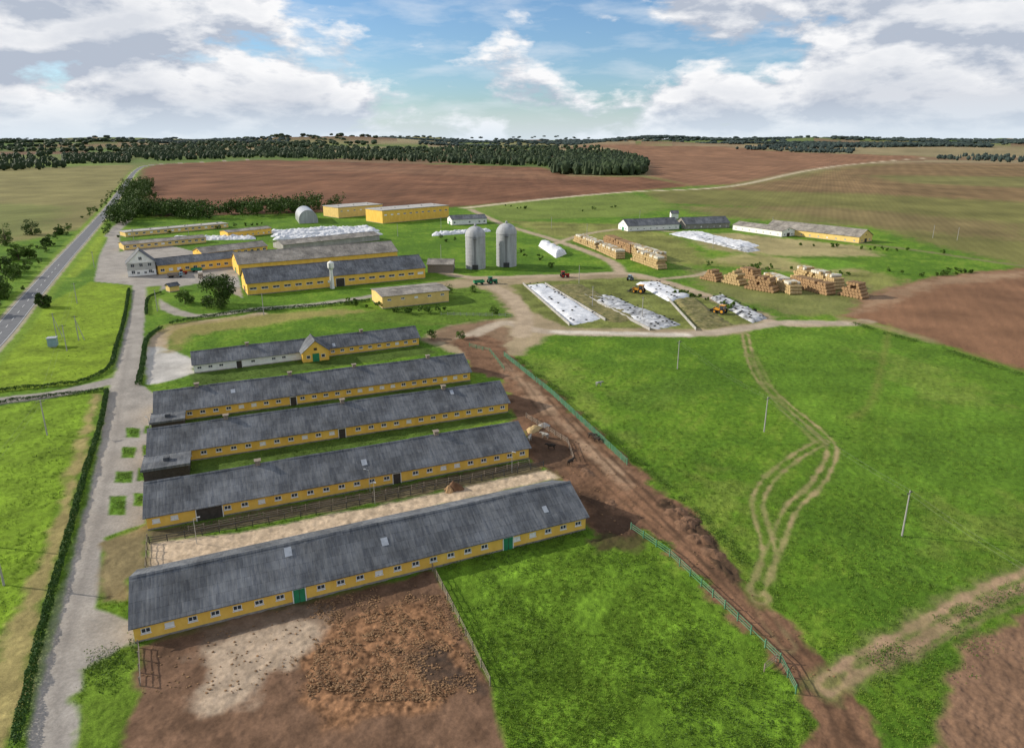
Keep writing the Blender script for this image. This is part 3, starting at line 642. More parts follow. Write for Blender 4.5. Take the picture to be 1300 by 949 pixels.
c1=[(664,362),(690,360),(767,405),(726,414)]; mound('silage_clamp',c1,1.3,'tarp',seed=1); tyres('clamp_tyres',c1,22,1.1,1)
c2=[(694,362),(738,360),(822,404),(776,412)]; mound('silage_clamp',c2,1.0,'clampgrass',seed=2,rough=.5)
c3=[(744,378),(768,373),(868,412),(832,420)]; mound('silage_clamp',c3,1.1,'tarpd',seed=3,rough=.5); tyres('clamp_tyres',c3,40,1.0,2)
c4=[(806,360),(834,358),(880,376),(850,384)]; mound('silage_clamp',c4,1.5,'tarp',seed=4); tyres('clamp_tyres',c4,18,1.4,3)
c5=[(853,380),(880,377),(935,414),(885,418)]; mound('silage_clamp',c5,1.0,'clampgrass',seed=5,rough=.5)
c6=[(900,378),(915,375),(976,404),(955,411)]; mound('silage_clamp',c6,1.3,'tarpd',seed=6,rough=.4); tyres('clamp_tyres',c6,24,1.2,5)
cw=MB()
for (a_,b2) in (((692,361),(770,408)),((742,376),(828,421)),((846,378),(884,420)),((664,361),(725,415))):
    a=P(*a_);b_=P(*b2);L=math.dist(a,b_); T=Matrix.Translation((a[0],a[1],0))@Matrix.Rotation(math.atan2(b_[1]-a[1],b_[0]-a[0]),4,'Z')
    for k in range(int(L//3)): cw.box(k*3,k*3+2.95,-.12,.12,-.3,1.1,0,T)
cw.obj('clamp_retaining_walls',['conc'])
mound('silage_clamp',[(846,297),(880,293),(968,312),(940,317)],1.4,'tarp',seed=8,rough=.9); mound('silage_clamp',[(880,303),(892,301),(968,318),(950,321)],1.0,'tarpd',seed=18,rough=.6)
mound('tarpaulin_stack',[(683,312),(694,309),(720,322),(706,328)],4.0,'tarp',seed=9,rough=.3,dome=True)
for k,c in enumerate([[(338,297),(340,294),(470,288),(478,290)],[(342,301),(345,298),(480,291),(484,294)],[(345,305),(348,302),(484,295.5),(488,298)],[(215,306),(215,303),(325,301),(325,304)],[(548,300),(548,297),(622,291),(624,294)]]): mound('wrapped_silage_row',c,2.2,'tarp',nu=120,seed=20+k,rough=.8,dome=True)
# ---------------------------------------------------------------- bale stacks
def bales(p0,p1,rows,m,r=.75,depth=2):
    a=Vector((*P(*p0),0)); b_=Vector((*P(*p1),0)); d=(b_-a); L=d.length; d.normalize(); nrm=Vector((-d.y,d.x,0)); s=MB(); rr=random.Random(int(p0[0]))
    n_=int(L/(2*r))
    for k in range(rows):
        for i_ in range(n_):
            if i_<k*.5 or i_>n_-1-k*.5: continue
            if rr.random()<.05*k: continue
            c=a+d*((i_+.5+.5*(k%2))*2*r)+Vector((0,0,r+k*1.72*r))+Vector((rr.uniform(-.08,.08),rr.uniform(-.2,.2),0))
            for q in range(depth):
                off=nrm*(q*1.45+rr.uniform(-.08,.08)+k*.25)
                s.cyl(c+off,c+off+nrm*1.35,r*.98,r*.98,12,0 if k<rows-1 else (1 if m=='straw' and rr.random()<.6 else 0))
    s.obj('straw_bale_stack',[m,'straww'])
for p0,p1,rw,m in (((727,306),(757,318),4,'straw'),((757,318),(783,330),4,'straw'),((764,307),(800,322),4,'strawd'),((800,330),(836,343),5,'straw'),((790,318),(836,333),4,'straw'),
    ((888,354),(912,359),4,'strawd'),((914,358),(942,364),5,'straw'),((930,350),(958,357),4,'strawd'),((944,366),(985,373),5,'strawd'),((962,357),(1004,375),4,'straw'),((995,362),(1052,376),4,'strawd'),((1003,352),(1060,369),5,'straw'),((1062,374),(1098,381),5,'strawd')):
    bales(p0,p1,rw,m,depth=4)
# ---------------------------------------------------------------- fences
def fence(name,px,h=1.3,m='green',sp=2.5,rails=3,picket=False):
    s=MB(); w=[P(*q) for q in px]
    for a,b_ in zip(w[:-1],w[1:]):
        L=math.dist(a,b_); T=Matrix.Translation((a[0],a[1],0))@Matrix.Rotation(math.atan2(b_[1]-a[1],b_[0]-a[0]),4,'Z'); n_=max(1,int(L/sp)); q=L/n_
        for k in range(n_+1): s.box(k*q-.07,k*q+.07,-.07,.07,-.3,h+.12+random.uniform(-.05,.08),0,T)
        for k in range(n_):
            for r in range(rails):
                if random.random()<.04: continue
                z=h*(r+1)/rails-.1+random.uniform(-.05,.05)
                s.box(k*q,(k+1)*q,.075,.11,z-.055,z+.055,0,T)
            if picket:
                x=.15
                while x<q:
                    if random.random()<.93: s.box(k*q+x,k*q+x+.11,-.11,-.075,.1,h+random.uniform(-.06,.06),0,T)
                    x+=.28
    s.obj(name,[m])
fence('green_fence',[(640,452),(700,500),(760,556),(796,590)],1.5,'fgreen',picket=True)
fence('green_fence',[(801,672),(850,706),(920,772),(990,840),(1010,880)],1.3,'fgreen')
fence('paddock_fence',[(549,724),(575,775),(600,825),(622,870)],1.3,'wood')
fence('paddock_fence',[(190,690),(300,672),(440,645),(640,604),(690,592)],1.3,'dkmetal')
fence('paddock_fence',[(186,728),(188,688)],1.5,'wood')
fence('paddock_fence',[(240,676),(440,638),(600,608),(672,590)],1.2,'wood')
fence('paddock_fence',[(668,530),(720,562),(728,585)],1.2,'wood')
fence('paddock_fence',[(176,822),(178,870)],1.3,'wood')
fence('paddock_fence',[(596,440),(622,447),(640,470)],1.3,'fgreen')
fence('paddock_fence',[(970,852),(985,840)],1.2,'wood')
fence('paddock_fence',[(560,400),(650,402)],1.2,'conc')
# ---------------------------------------------------------------- hedges
def hedge(px,w=1.0,h=1.2,dens=70,size=.14,m='hedge',name='clipped_hedge'):
    p=cat([P(*q) for q in px],6); seg=np.hypot(*(np.diff(p,axis=0).T)); tot=seg.sum(); n_=int(tot*dens)
    i_=rng.choice(len(seg),n_,p=seg/tot); t=rng.random(n_)[:,None]; c=p[i_]*(1-t)+p[i_+1]*t
    if name=='weeds':
        kp=fbm(c[:,0]/2.5,c[:,1]/2.5,91,3)>.47; c=c[kp]; i_=i_[kp]; n_=len(c)
    d=(p[i_+1]-p[i_])/seg[i_][:,None]; nr=np.stack([-d[:,1],d[:,0]],1)
    o=rng.uniform(-.5,.5,n_) if name!='weeds' else rng.normal(0,.33,n_); hv=h*(.7+.55*vn(c[:,0]/1.5,c[:,1]/1.5,3)); z=hv*np.sqrt(rng.random(n_))*np.clip(1-.25*np.abs(o*2)**2,.2,1)
    xy=c+nr*(o*w*(.75+.6*vn(c[:,0]/2,c[:,1]/2,8)))[:,None]
    V,Fq=leafquads(np.column_stack([xy,z]),size); npmesh(name,V,Fq,[m])
hedge([(136,497),(128,540),(108,605),(85,690),(62,770),(42,850),(20,950)],1.1,1.3,170,.13)
hedge([(-60,505),(0,497),(60,491),(100,486),(138,468),(148,440),(158,405),(164,368)],1.2,1.2,90,.17)
hedge([(-60,522),(0,512),(70,503),(132,496)],1.0,1.1,90,.16)
hedge([(176,490),(182,460),(187,432),(205,418)],1.4,1.6,110,.17)
hedge([(215,412),(300,398),(420,388),(470,382)],1.2,1.4,60,.2)
hedge([(186,400),(188,380),(205,372)],1.0,1.2,60,.2)
hedge([(196,672),(300,660),(672,586)],1.6,.5,30,.13,'leaf2','weeds')
hedge([(250,548),(450,520),(600,495)],2.5,.5,30,.14,'leaf2','weeds')
hedge([(565,722),(650,700),(742,678)],1.5,.5,50,.11,'leaf2','weeds')
hedge([(656,455),(720,505),(815,592),(880,645),(960,735)],2.2,.6,60,.12,'leaf2','weeds')
hedge([(1090,852),(1180,800),(1300,745)],3,.4,60,.11,'leaf2','weeds')
hedge([(1075,408),(1130,425),(1190,442),(1300,478)],2.5,.8,40,.17,'leaf2','weeds')
hedge([(1100,835),(1200,840),(1240,795)],5,.4,50,.11,'leaf2','weeds')
hedge([(112,850),(172,825)],5,.5,160,.11,'leaf2','weeds')
for q in BEDS: hedge([(q[0]-q[2]*.7,q[1]+1),(q[0]+q[2]*.7,q[1]-1)],2.4,.6,60,.11,'leaf2','flower_bed_plants')
# ---------------------------------------------------------------- trees
def tree(u,v,h,r,nl=2600,seed=0,name='broadleaf_tree',m='leaf',ls=None,low=.12):
    x,y=P(u,v); rr=np.random.default_rng(seed); s=MB(); z0=h*.3
    s.cyl((0,0,-.4),(0.1,0,z0),h*.035,h*.024,8,0); s.cyl((.1,0,z0),(0,.1,h*.8),h*.024,h*.006,7,0)
    cl=[]
    for k in range(22):
        a=rr.uniform(0,6.28); e=rr.uniform(low,.95); rad=r*math.sqrt(max(.05,1-((e-.5)/.56)**2))*rr.uniform(.35,.82)
        c=np.array([rad*math.cos(a),rad*math.sin(a),h*e]); cl.append((c,r*rr.uniform(.24,.42)))
        if k<9: s.cyl((0.05,0,h*max(.15,e*.55)),tuple(c),h*.012,h*.003,5,0)
    pts=[]
    per=nl//len(cl)
    for c,cr in cl:
        d=rr.normal(size=(per,3)); d/=np.linalg.norm(d,axis=1,keepdims=True); pts.append(c+d*(cr*rr.uniform(.45,1.08,per)**.7)[:,None]*np.array([1,1,.8]))
    pts=np.concatenate(pts); pts=pts[pts[:,2]>.2]
    V,Fq=leafquads(pts,ls or h*.022)
    nb=len(s.v); me_v=np.concatenate([np.array(s.v),V]); 
    o=MB(); o.v=[tuple(q) for q in me_v]; o.f=s.f+[tuple(int(z)+nb for z in q) for q in Fq]; o.m=[0]*len(s.f)+[1]*len(Fq)
    return o.obj(name,['bark',m],None,(x,y,float(tz(x,y))))
tree(280,389,12.5,8.6,6000,1,ls=.34)
tree(235,386,6,3.6,1800,2,'garden_bush','leaf2',.25,.05)
for k,(u,v,h,r) in enumerate([(8,312,15,6),(41,298,11,6.5),(24,330,9,5),(2,345,10,6),(18,352,7,5),(-10,372,10,7),(2,378,6,5),(60,312,5,4),(-25,330,14,7),(75,298,5,4),(38,328,6,4),(56,390,6,3),(-30,400,8,5)]):
    tree(u,v,h,r,1800,20+k,ls=.4,m='leaf' if k%2 else 'leaf2',low=.08)
for k,(u,v,h,r) in enumerate([(570,372,4,2.5),(548,430,3,2),(585,430,3,2),(602,371,3,2),(628,398,3,2),(243,384,3,2),(700,340,3,2)]):
    tree(u,v,h,r,500,60+k,'shrub','leaf2',.22,.1)
def belt(name,lines,m,n_,hmin,hmax,spread,leaves=170,ls=.7):
    P_=[]
    for px in lines:
        p=cat([P(*q) for q in px],6); seg=np.hypot(*(np.diff(p,axis=0).T)); 
        k_=n_; i_=rng.choice(len(seg),k_,p=seg/seg.sum()); t=rng.random(k_)[:,None]; c=p[i_]*(1-t)+p[i_+1]*t+rng.normal(0,spread,(k_,2))
        hh=rng.uniform(hmin,hmax,k_)
        for (x,y),h in zip(c,hh):
            nb=6; ce=np.column_stack([rng.normal(0,h*.22,nb),rng.normal(0,h*.22,nb),rng.uniform(.25,.85,nb)*h])
            q=ce[rng.integers(0,nb,leaves)]; d=rng.normal(size=(leaves,3)); d/=np.linalg.norm(d,axis=1,keepdims=True)
            q=q+d*h*.2*rng.uniform(.6,1.1,(leaves,1)); P_.append(q+np.array([x,y,float(tz(x,y))]))
    V,Fq=leafquads(np.concatenate(P_),ls); npmesh(name,V,Fq,[m])
belt('hedgerow_trees',[[(150,288),(165,272),(200,272),(250,278),(300,276),(360,272),(425,266)],[(165,278),(200,270),(240,274),(300,272),(400,264)],[(168,268),(174,252),(180,236)]],'leaf',105,8,17,7,190,.8)
belt('roadside_shrubs',[[(128,300),(145,282),(158,262)],[(80,292),(104,280),(126,262),(142,244)]],'leaf2',25,2,5,2.5,90,.45)
belt('roadside_shrubs',[[(-60,420),(-10,385),(15,358),(50,322),(90,290)]],'leaf2',40,1.5,5,3,140,.35)
belt('farmyard_shrubs',[[(1010,312),(1100,316),(1200,322)],[(640,262),(720,268),(790,262)],[(1120,345),(1180,350),(1240,345)],[(860,372),(900,385),(960,400)]],'leaf2',14,1.2,3,3,80,.45)
belt('farmyard_shrubs',[[(160,300),(260,292),(340,284)],[(550,305),(600,310),(690,330)],[(430,385),(520,398),(560,395)],[(820,330),(900,338),(1000,345),(1090,350)]],'leaf2',16,1.5,4,3,100,.4)
# ---------------------------------------------------------------- distant forest: merged crowns
bm=bmesh.new(); bmesh.ops.create_icosphere(bm,subdivisions=2,radius=1); iv=np.array([v.co[:] for v in bm.verts]); ifc=np.array([[v.index for v in f.verts] for f in bm.faces]); bm.free()
def forest(name,polys,spruce=.4,m='forest'):
    Vs=[];Fs=[];off=0
    for px,cnt,hm in polys:
        us=[q[0] for q in px]; vv=[q[1] for q in px]; pxa=[tuple(q) for q in px]
        u=rng.uniform(min(us),max(us),cnt*4); v=rng.uniform(min(vv),max(vv),cnt*4); k=inside(u,v,pxa); u,v=u[k][:cnt],v[k][:cnt]
        for a,b_ in zip(u,v):
            x,y=P(a,b_); d=math.hypot(x,y); s_=min(3.2,max(1,d/2600)); h=hm*random.uniform(.75,1.2)*(1+.10*(s_-1)); w_=h*.36*s_*1.1
            base=float(tz(x,y))
            if random.random()<spruce and s_<2:
                n_=6; r0=w_*.62
                ring=np.array([[math.cos(t)*r0,math.sin(t)*r0,h*.1] for t in np.linspace(0,2*math.pi,n_,endpoint=False)]); r2=ring*[.6,.6,1]; r2[:,2]=h*.55
                V=np.vstack([ring,r2,[[0,0,h*1.15]]]); Fc=[]
                for q in range(n_): Fc+= [[q,(q+1)%n_,n_+(q+1)%n_],[q,n_+(q+1)%n_,n_+q],[n_+q,n_+(q+1)%n_,2*n_]]
                Fc=np.array(Fc)
            else:
                V=iv*[w_,w_,h*.52]*rng.uniform(.72,1.2,(len(iv),1))+[0,0,h*.5]; Fc=ifc
            Vs.append(V+[x,y,base]); Fs.append(Fc+off); off+=len(V)
    npmesh(name,np.concatenate(Vs),np.concatenate(Fs),[m])
forest('distant_forest',[
 ([(-300,218),(-300,200),(0,196),(62,195),(82,213),(40,217)],650,17),
 ([(80,208),(80,198),(165,196),(166,206)],300,15),
 ([(165,200),(160,190),(330,188),(500,190),(620,187),(760,190),(800,198),(822,208),(818,221),(760,222),(722,220),(690,211),(600,208),(500,204),(330,200),(200,204)],2900,18),
 ([(700,221),(720,203),(800,200),(822,210),(818,222),(760,223)],650,21),
 ([(-500,192),(-500,186),(160,184),(480,184),(480,190),(160,193)],1100,20)],.45)
bl=[([(-600,184),(-600,180.5),(1900,180.5),(1900,182.5)],1300,22),
 ([(600,186),(600,183.5),(1000,183.5),(1000,186)],300,18),
 ([(930,192),(1000,189),(1085,192),(1080,195)],260,16),
 ([(1180,203),(1230,199),(1300,201),(1700,206),(1700,210),(1290,208)],380,14),
 ([(1050,189),(1050,185.5),(1800,186),(1800,190)],480,17)]
rb=random.Random(3)
for k in range(46):
    u=rb.uniform(-300,1600); v=rb.uniform(180.5,188) if u<850 else rb.uniform(180.5,191); L=rb.uniform(60,260); t=rb.uniform(.25,.7)
    bl.append(([(u,v-t),(u+L,v-t+rb.uniform(-.4,.4)),(u+L,v+t),(u,v+t)],int(L*.9),19))
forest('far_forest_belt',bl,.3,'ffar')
# ---------------------------------------------------------------- poles & wires
def pole(u,v,h=9,rz=0,name='utility_pole',strut=False):
    x,y=P(u,v); e=empty(name,(x,y,0),rz); s=MB(); s.cyl((0,0,-.5),(0,0,h),.17,.11,8)
    if strut: s.cyl((1.9,0,-.3),(.05,0,h*.85),.13,.09,7)
    s.obj('post',['conc'],e); a=MB(); a.box(-.9,.9,-.06,.06,h-.55,h-.43); 
    for q in (-.8,-.3,.3,.8): a.cyl((q,0,h-.42),(q,0,h-.2),.05,.03,6)
    a.obj('crossarm',['dkmetal'],e); return Vector((x,y,h-.2))
def wires(pts,name='overhead_wire'):
    s=MB()
    for a,b_ in zip(pts[:-1],pts[1:]):
        for o in (-.6,.6):
            d=(b_-a).normalized(); nn=Vector((-d.y,d.x,0))*o; pv_=None
            for k in range(13):
                t=k/12; p=a.lerp(b_,t)+nn+Vector((0,0,-4*1.0*t*(1-t)))
                if pv_ is not None: s.cyl(pv_,p,.009,.009,3,0,False)
                pv_=p
    s.obj(name,['wire'])
az=math.radians(35)
pl=[pole(815,405,9,az),pole(860,468,9,az),pole(970,548,9,az),pole(1145,680,9,az),pole(1420,870,9,az)]
wires(pl)
pl=[pole(-40,690,9,.8),pole(60,552,9,.8),pole(85,445,9,.8),pole(98,385,9,.8)]
wires(pl)
pole(100,432,9,.3,strut=True); pole(72,428,9,.3,strut=True); pole(5,742,8.5,.5)
for q in ((120,340),(170,305),(240,300),(335,400),(345,255),(560,330),(745,300),(752,390),(905,315),(1184,302),(1215,305),(980,290),(700,290),(812,280),(560,290),(505,300),(735,360),(200,395)): pole(q[0],q[1],9,random.random()*3)
for q in ((192,555),(250,690),(476,640),(650,600),(470,625)): 
    x,y=P(*q); s=MB(); s.cyl((0,0,-.3),(0,0,5),.07,.05,6); s.cyl((0,0,4.9),(.7,0,5.1),.04,.04,5); s.box(.6,1.1,-.12,.12,5.05,5.15); s.obj('yard_lamp_post',['metal'],None,(x,y,0),random.random()*6)
x,y=P(68,440); e=empty('transformer_kiosk',(x,y,0),.3); s=MB(); s.box(-1.3,1.3,-1.1,1.1,.4,3.2); s.box(-1.2,-.05,-1.16,-1.103,.6,2.9); s.box(.05,1.2,-1.16,-1.103,.6,2.9); s.obj('cabinet',['blue'],e)
s=MB(); s.box(-1.5,1.5,-1.3,1.3,3.203,3.35); s.box(-1,1,-.8,.8,-.2,.397); [s.cyl((q,0,3.35),(q,0,3.9),.08,.05,6) for q in (-.7,0,.7)]; s.obj('roof_and_base',['metal'],e)
# ---------------------------------------------------------------- machines
def tractor(u,v,rz,m='blue',loader=False,name='farm_tractor',sc_=1.0):
    x,y=P(u,v); e=empty(name,(x,y,0),rz); e.scale=(sc_,)*3
    def bev(s,nm,mt):
        o=s.obj(nm,[mt],e); md=o.modifiers.new('b','BEVEL'); md.width=.06; md.segments=2; return o
    s=MB(); s.box(.2,2.3,-.42,.42,.9,1.65); s.box(-1.2,.3,-.5,.5,.8,1.35); bev(s,'bonnet',m)
    s=MB(); s.box(-1.1,.15,-.65,.65,1.4,2.5); bev(s,'cab_glass','glass')
    s=MB(); s.box(-1.25,.3,-.78,.78,2.503,2.65); [s.box(a,a+.08,c,c+.08,1.36,2.5) for a in (-1.15,.1) for c in (-.7,.62)]; bev(s,'cab_roof',m)
    s=MB()
    for xx,r,w_ in ((-.7,.85,.5),(1.6,.55,.35)):
        for sd in (-1,1): s.cyl((xx,sd*.62,r),(xx,sd*(.62+w_),r),r,r,18,0); s.cyl((xx,sd*(.62+w_),r),(xx,sd*(.66+w_),r),r*.5,r*.45,12,1)
    s.obj('wheels',['rubber',m],e)
    s=MB(); s.cyl((1.1,.3,1.6),(1.1,.3,2.4),.05,.05,6)
    if loader:
        for sd in (-.55,.55): s.cyl((-.2,sd,1.5),(1.6,sd,2.0),.09,.09,6); s.cyl((1.6,sd,2.0),(3.0,sd,.7),.09,.09,6)
        s.box(2.9,3.6,-1.1,1.1,.3,.36); s.box(2.9,2.96,-1.1,1.1,.36,1.1); s.box(2.96,3.6,-1.1,-1.05,.36,.8); s.box(2.96,3.6,1.05,1.1,.36,.8)
    s.obj('exhaust_and_loader',['dkmetal'],e)
def trailer(u,v,rz,m='green'):
    x,y=P(u,v); e=empty('farm_trailer',(x,y,0),rz); s=MB(); s.box(-2.6,2.6,-1.15,1.15,1.0,1.1); s.box(-2.6,2.6,-1.15,-1.08,1.103,2.1); s.box(-2.6,2.6,1.08,1.15,1.103,2.1); s.box(-2.6,-2.53,-1.08,1.08,1.103,2.1); s.box(2.53,2.6,-1.08,1.08,1.103,2.1); s.box(2.6,4.0,-.08,.08,.8,.92); s.obj('body',[m],e)
    s=MB(); [s.cyl((xx,sd*.8,.5),(xx,sd*1.15,.5),.5,.5,14) for xx in (-1.5,1.5) for sd in (-1,1)]; s.obj('wheels',['rubber'],e)
tractor(812,372,2.6,'orange',True,'wheel_loader',1.5); tractor(915,398,2.4,'orange',True,'wheel_loader',1.4)
tractor(624,360,.4,'green',sc_=1.3); trailer(608,361,.4); tractor(716,352,.2,'red',sc_=1.2)
tractor(800,356,1.0,'blue',sc_=1.1); trailer(250,345,.2,'green'); tractor(232,348,.3,'red'); trailer(520,350,0,'red')
def truck(u,v,rz,m='blue'):
    x,y=P(u,v); e=empty('parked_truck',(x,y,0),rz); s=MB(); s.box(2.2,3.9,-1.1,1.1,.8,2.6); o=s.obj('cab',[m],e); md=o.modifiers.new('b','BEVEL'); md.width=.2; md.segments=3
    s=MB(); s.box(-3.2,2.0,-1.15,1.15,1.1,2.4); s.box(-3.2,3.8,-.4,.4,.7,1.097); s.obj('bed',['wood'],e)
    s=MB(); s.box(3.88,3.93,-.9,.9,1.7,2.3); s.box(2.6,3.5,-1.12,1.12,1.7,2.3); s.obj('cab_windows',['glass'],e)
    s=MB(); [s.cyl((xx,sd*.85,.52),(xx,sd*1.15,.52),.52,.52,14) for xx in (-2.2,-1,2.9) for sd in (-1,1)]; s.obj('wheels',['rubber'],e)
truck(222,352,.3); truck(255,352,2.0,'white'); truck(410,306,.1)
def heap(u,v,r,h,m,name,seed=0):
    x,y=P(u,v); s=MB(); n_=30; na=14
    for a in range(na):
        for k in range(n_):
            t=2*math.pi*k/n_; q=a/(na-1); rr_=r*q*(1+.25*math.sin(t*2+seed)+.12*math.sin(t*5+seed*3)); px,py=rr_*math.cos(t),rr_*math.sin(t)
            z=h*(1-q*q)**1.1+(float(fbm((x+px)/.8,(y+py)/.8,seed,3))-.5)*h*1.1*(1-q)-.12
            s.v.append((px,py,z))
    for a in range(na-1):
        for k in range(n_): s.f.append((a*n_+k,a*n_+(k+1)%n_,(a+1)*n_+(k+1)%n_,(a+1)*n_+k)); s.m.append(0)
    s.obj(name,[m],None,(x,y,0),0)
heap(577,620,1.7,1.5,'mud','hay_heap',1); heap(570,622,1.2,1.0,'strawd','hay_heap',4)
heap(678,545,2.0,1.0,'straw','hay_heap',6); heap(690,540,1.5,.8,'conc','feed_heap',7)
for k,(u,v,r,h) in enumerate([(872,664,2.6,.9),(858,650,2.2,.7),(888,684,2.2,.8),(905,702,2,.6),(745,600,2,.5),(775,640,1.8,.4)]): heap(u,v,r,h,'mud','manure_heap',k)
# clods / debris on yards (one mass)
cd=[];
for (u0,u1,v0,v1,n_) in ((390,605,755,890,6500),(180,560,740,880,900),(640,860,470,690,900),(860,1060,700,860,300)):
    for k in range(n_):
        u=random.uniform(u0,u1); v=random.uniform(v0,v1); x,y=P(u,v); cd.append((x,y))
cd=np.array(cd); ok=fbm(cd[:,0]/2.2,cd[:,1]/2.2,88,3)>.43
a0=P(172,816);a1=P(743,672); dx_,dy_=a1[0]-a0[0],a1[1]-a0[1]; L0=math.hypot(dx_,dy_)
perp=(-(cd[:,0]-a0[0])*dy_+(cd[:,1]-a0[1])*dx_)/L0; al=((cd[:,0]-a0[0])*dx_+(cd[:,1]-a0[1])*dy_)/L0
ok&=~((al<L0+1)&(perp>-.6)); 
cor=[P(*q) for q in MZ]
yd=[P(*q) for q in [(172,822),(552,724),(590,800),(622,870),(650,980),(100,980)]]
ok&=inside(cd[:,0],cd[:,1],cor)|inside(cd[:,0],cd[:,1],yd)
cd=cd[ok]
bm=bmesh.new(); bmesh.ops.create_icosphere(bm,subdivisions=1,radius=1); tv=np.array([v.co[:] for v in bm.verts]); tf=np.array([[v.index for v in f.verts] for f in bm.faces]); bm.free()
sz=rng.uniform(.04,.17,len(cd)); VV=(tv[None]*rng.uniform(.6,1.3,(len(cd),len(tv),1))*sz[:,None,None]*[1.3,1,.6])+np.column_stack([cd,np.full(len(cd),.06)])[:,None,:]
FF=(tf[None]+np.arange(len(cd))[:,None,None]*len(tv)).reshape(-1,3); M['clod']=mat_leaf('soil_and_straw_clods',(.07,.04,.022),(.34,.20,.10),.5); npmesh('soil_clods',VV.reshape(-1,3),FF,['clod'])
# ---------------------------------------------------------------- cows
def cow_mesh():
    J=[((0,0,1.12),.34),((.55,0,1.12),.33),((-.6,0,1.18),.29),((-.85,0,1.2),.2),
       ((.85,0,1.25),.2),((1.15,0,1.3),.15),((1.35,0,1.25),.15),((1.62,0,1.02),.08),
       ((1.25,.2,1.38),.04),((1.25,-.2,1.38),.04)]
    E=[(0,1),(0,2),(2,3),(1,4),(4,5),(5,6),(6,7),(5,8),(5,9)]
    for s in (-1,1):
        i=len(J); J+=[((.6,s*.18,.85),.14),((.62,s*.19,.48),.075),((.6,s*.19,.25),.055),((.63,s*.19,.04),.06)]; E+=[(1,i),(i,i+1),(i+1,i+2),(i+2,i+3)]
        i=len(J); J+=[((-.62,s*.19,.88),.17),((-.5,s*.2,.66),.11),((-.74,s*.2,.46),.06),((-.68,s*.2,.04),.06)]; E+=[(2,i),(i,i+1),(i+1,i+2),(i+2,i+3)]
    i=len(J); J+=[((-1.02,0,1.0),.035),((-1.04,0,.5),.04)]; E+=[(3,i),(i,i+1)]
    bm=bmesh.new(); ly=bm.verts.layers.skin.verify(); vs_=[]
    for k,(p,r) in enumerate(J):
        v=bm.verts.new(p); v[ly].radius=(r,r); v[ly].use_root=(k==0); vs_.append(v)
    for a,b_ in E: bm.edges.new((vs_[a],vs_[b_]))
    me=bpy.data.meshes.new('cow'); bm.to_mesh(me); bm.free(); return me
for k,(u,v,r,m) in enumerate([(692,556,2.6,'cowp'),(751,556,-.6,'cowb'),(758,561,2.4,'cowb'),(760,490,.3,'cowp'),(672,560,1.2,'cowp'),(724,590,.8,'cowb'),(700,570,3.0,'cowb')]):
    me=cow_mesh(); me.materials.append(M[m]); o=bpy.data.objects.new('cow',me); sc.collection.objects.link(o); x,y=P(u,v); o.location=(x,y,.0); o.rotation_euler=(0,0,r)
    a=o.modifiers.new('skin','SKIN'); a.use_smooth_shade=True; o.modifiers.new('s','SUBSURF').levels=1; o.modifiers['s'].render_levels=1
# ---------------------------------------------------------------- world, sun, camera
AZ=math.radians(-80); EL=math.radians(24)
w=bpy.data.worlds.new('World'); sc.world=w; w.use_nodes=True; n=w.node_tree.nodes; l=w.node_tree.links; bg=n['Background']
sky=n.new('ShaderNodeTexSky'); sky.sky_type='NISHITA'; sky.sun_disc=False; sky.sun_elevation=EL; sky.sun_rotation=AZ; sky.altitude=200; sky.ozone_density=2.5; sky.dust_density=.6
tc=n.new('ShaderNodeTexCoord'); sp_=n.new('ShaderNodeSeparateXYZ'); l.new(tc.outputs['Generated'],sp_.inputs[0])
def cld(dz,sc0=5.6,sz=2.4,lx=3.1):
    m_=n.new('ShaderNodeMapping'); m_.inputs['Location'].default_value=(lx,1.7,dz); m_.inputs['Scale'].default_value=(1,1,sz); l.new(tc.outputs['Generated'],m_.inputs[0])
    q=n.new('ShaderNodeTexNoise'); q.inputs['Scale'].default_value=sc0; q.inputs['Detail'].default_value=10; q.inputs['Roughness'].default_value=.56; q.inputs['Distortion'].default_value=.1; l.new(m_.outputs[0],q.inputs['Vector']); return q.outputs['Fac']
c0=cld(0.0); c1_=cld(.05)
ax=mth('ABSOLUTE',mth('ADD',sp_.outputs['X'],.02),0)
t=mth('ADD',c0,mrng(ax,.02,.45,-.075,.14)); t=mth('ADD',t,mrng(sp_.outputs['Z'],.045,.095,.085,0)); 
cov=mrng(t,.495,.565,0,1)
lit=mrng(mth('SUBTRACT',c0,c1_),-.065,.05,0,1); den=mrng(t,.60,.80,1,.45); lit=mth('MULTIPLY',lit,den)
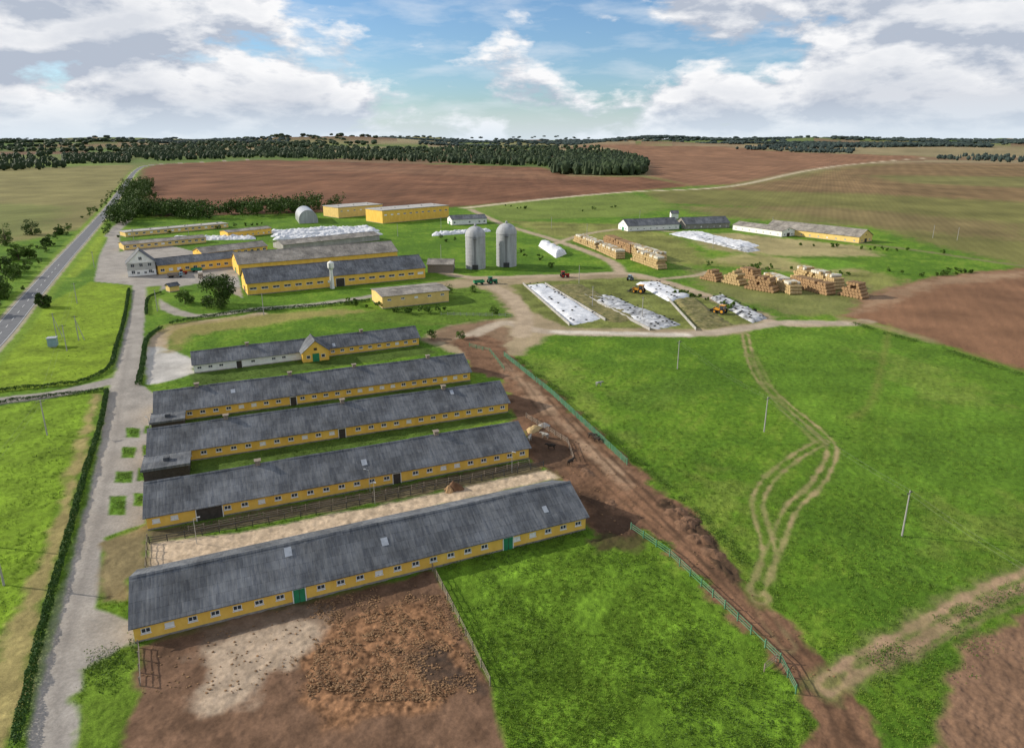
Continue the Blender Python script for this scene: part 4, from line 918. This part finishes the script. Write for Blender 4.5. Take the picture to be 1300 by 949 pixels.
cm=n.new('ShaderNodeMix'); cm.data_type='RGBA'; cm.inputs['A'].default_value=(4.3,4.8,5.7,1); cm.inputs['B'].default_value=(8.8,8.8,8.9,1); l.new(lit,cm.inputs['Factor'])
tint=n.new('ShaderNodeMix'); tint.data_type='RGBA'; tint.blend_type='MULTIPLY'; tint.inputs['Factor'].default_value=1; tint.inputs['B'].default_value=(.92,1.10,1.28,1); l.new(sky.outputs[0],tint.inputs['A'])
# thin cirrus veil between the cumulus
veil=mrng(cld(0,9,4.5,8.3),.48,.76,0,.55)
vmx=n.new('ShaderNodeMix'); vmx.data_type='RGBA'; vmx.inputs['B'].default_value=(7.6,8.0,8.5,1); l.new(veil,vmx.inputs['Factor']); l.new(tint.outputs['Result'],vmx.inputs['A'])
sm=n.new('ShaderNodeMix'); sm.data_type='RGBA'; l.new(cov,sm.inputs['Factor']); l.new(vmx.outputs['Result'],sm.inputs['A']); l.new(cm.outputs['Result'],sm.inputs['B'])
hz=n.new('ShaderNodeMix'); hz.data_type='RGBA'; hz.inputs['B'].default_value=(6.6,7.5,8.3,1); l.new(mrng(sp_.outputs['Z'],0,.05,.8,0),hz.inputs['Factor']); l.new(sm.outputs['Result'],hz.inputs['A'])
l.new(hz.outputs['Result'],bg.inputs['Color']); bg.inputs['Strength'].default_value=.11
ld=bpy.data.lights.new('sun','SUN'); ld.energy=5.0; ld.angle=math.radians(.5); ld.color=(1,.92,.79)
so=bpy.data.objects.new('sun',ld); sc.collection.objects.link(so)
so.rotation_euler=Vector((math.sin(AZ)*math.cos(EL),math.cos(AZ)*math.cos(EL),math.sin(EL))).to_track_quat('Z','Y').to_euler()
cd_=bpy.data.cameras.new('camera'); cam=bpy.data.objects.new('camera',cd_); sc.collection.objects.link(cam)
cam.location=(0,0,H); cam.rotation_euler=(math.pi/2-TH,0,0); cd_.sensor_width=36; cd_.lens=F/1300*36; cd_.shift_y=-44.5/1300; cd_.clip_end=60000; cd_.clip_start=1
sc.camera=cam
sc.view_settings.view_transform='Standard'; sc.view_settings.look='None'; sc.view_settings.exposure=0
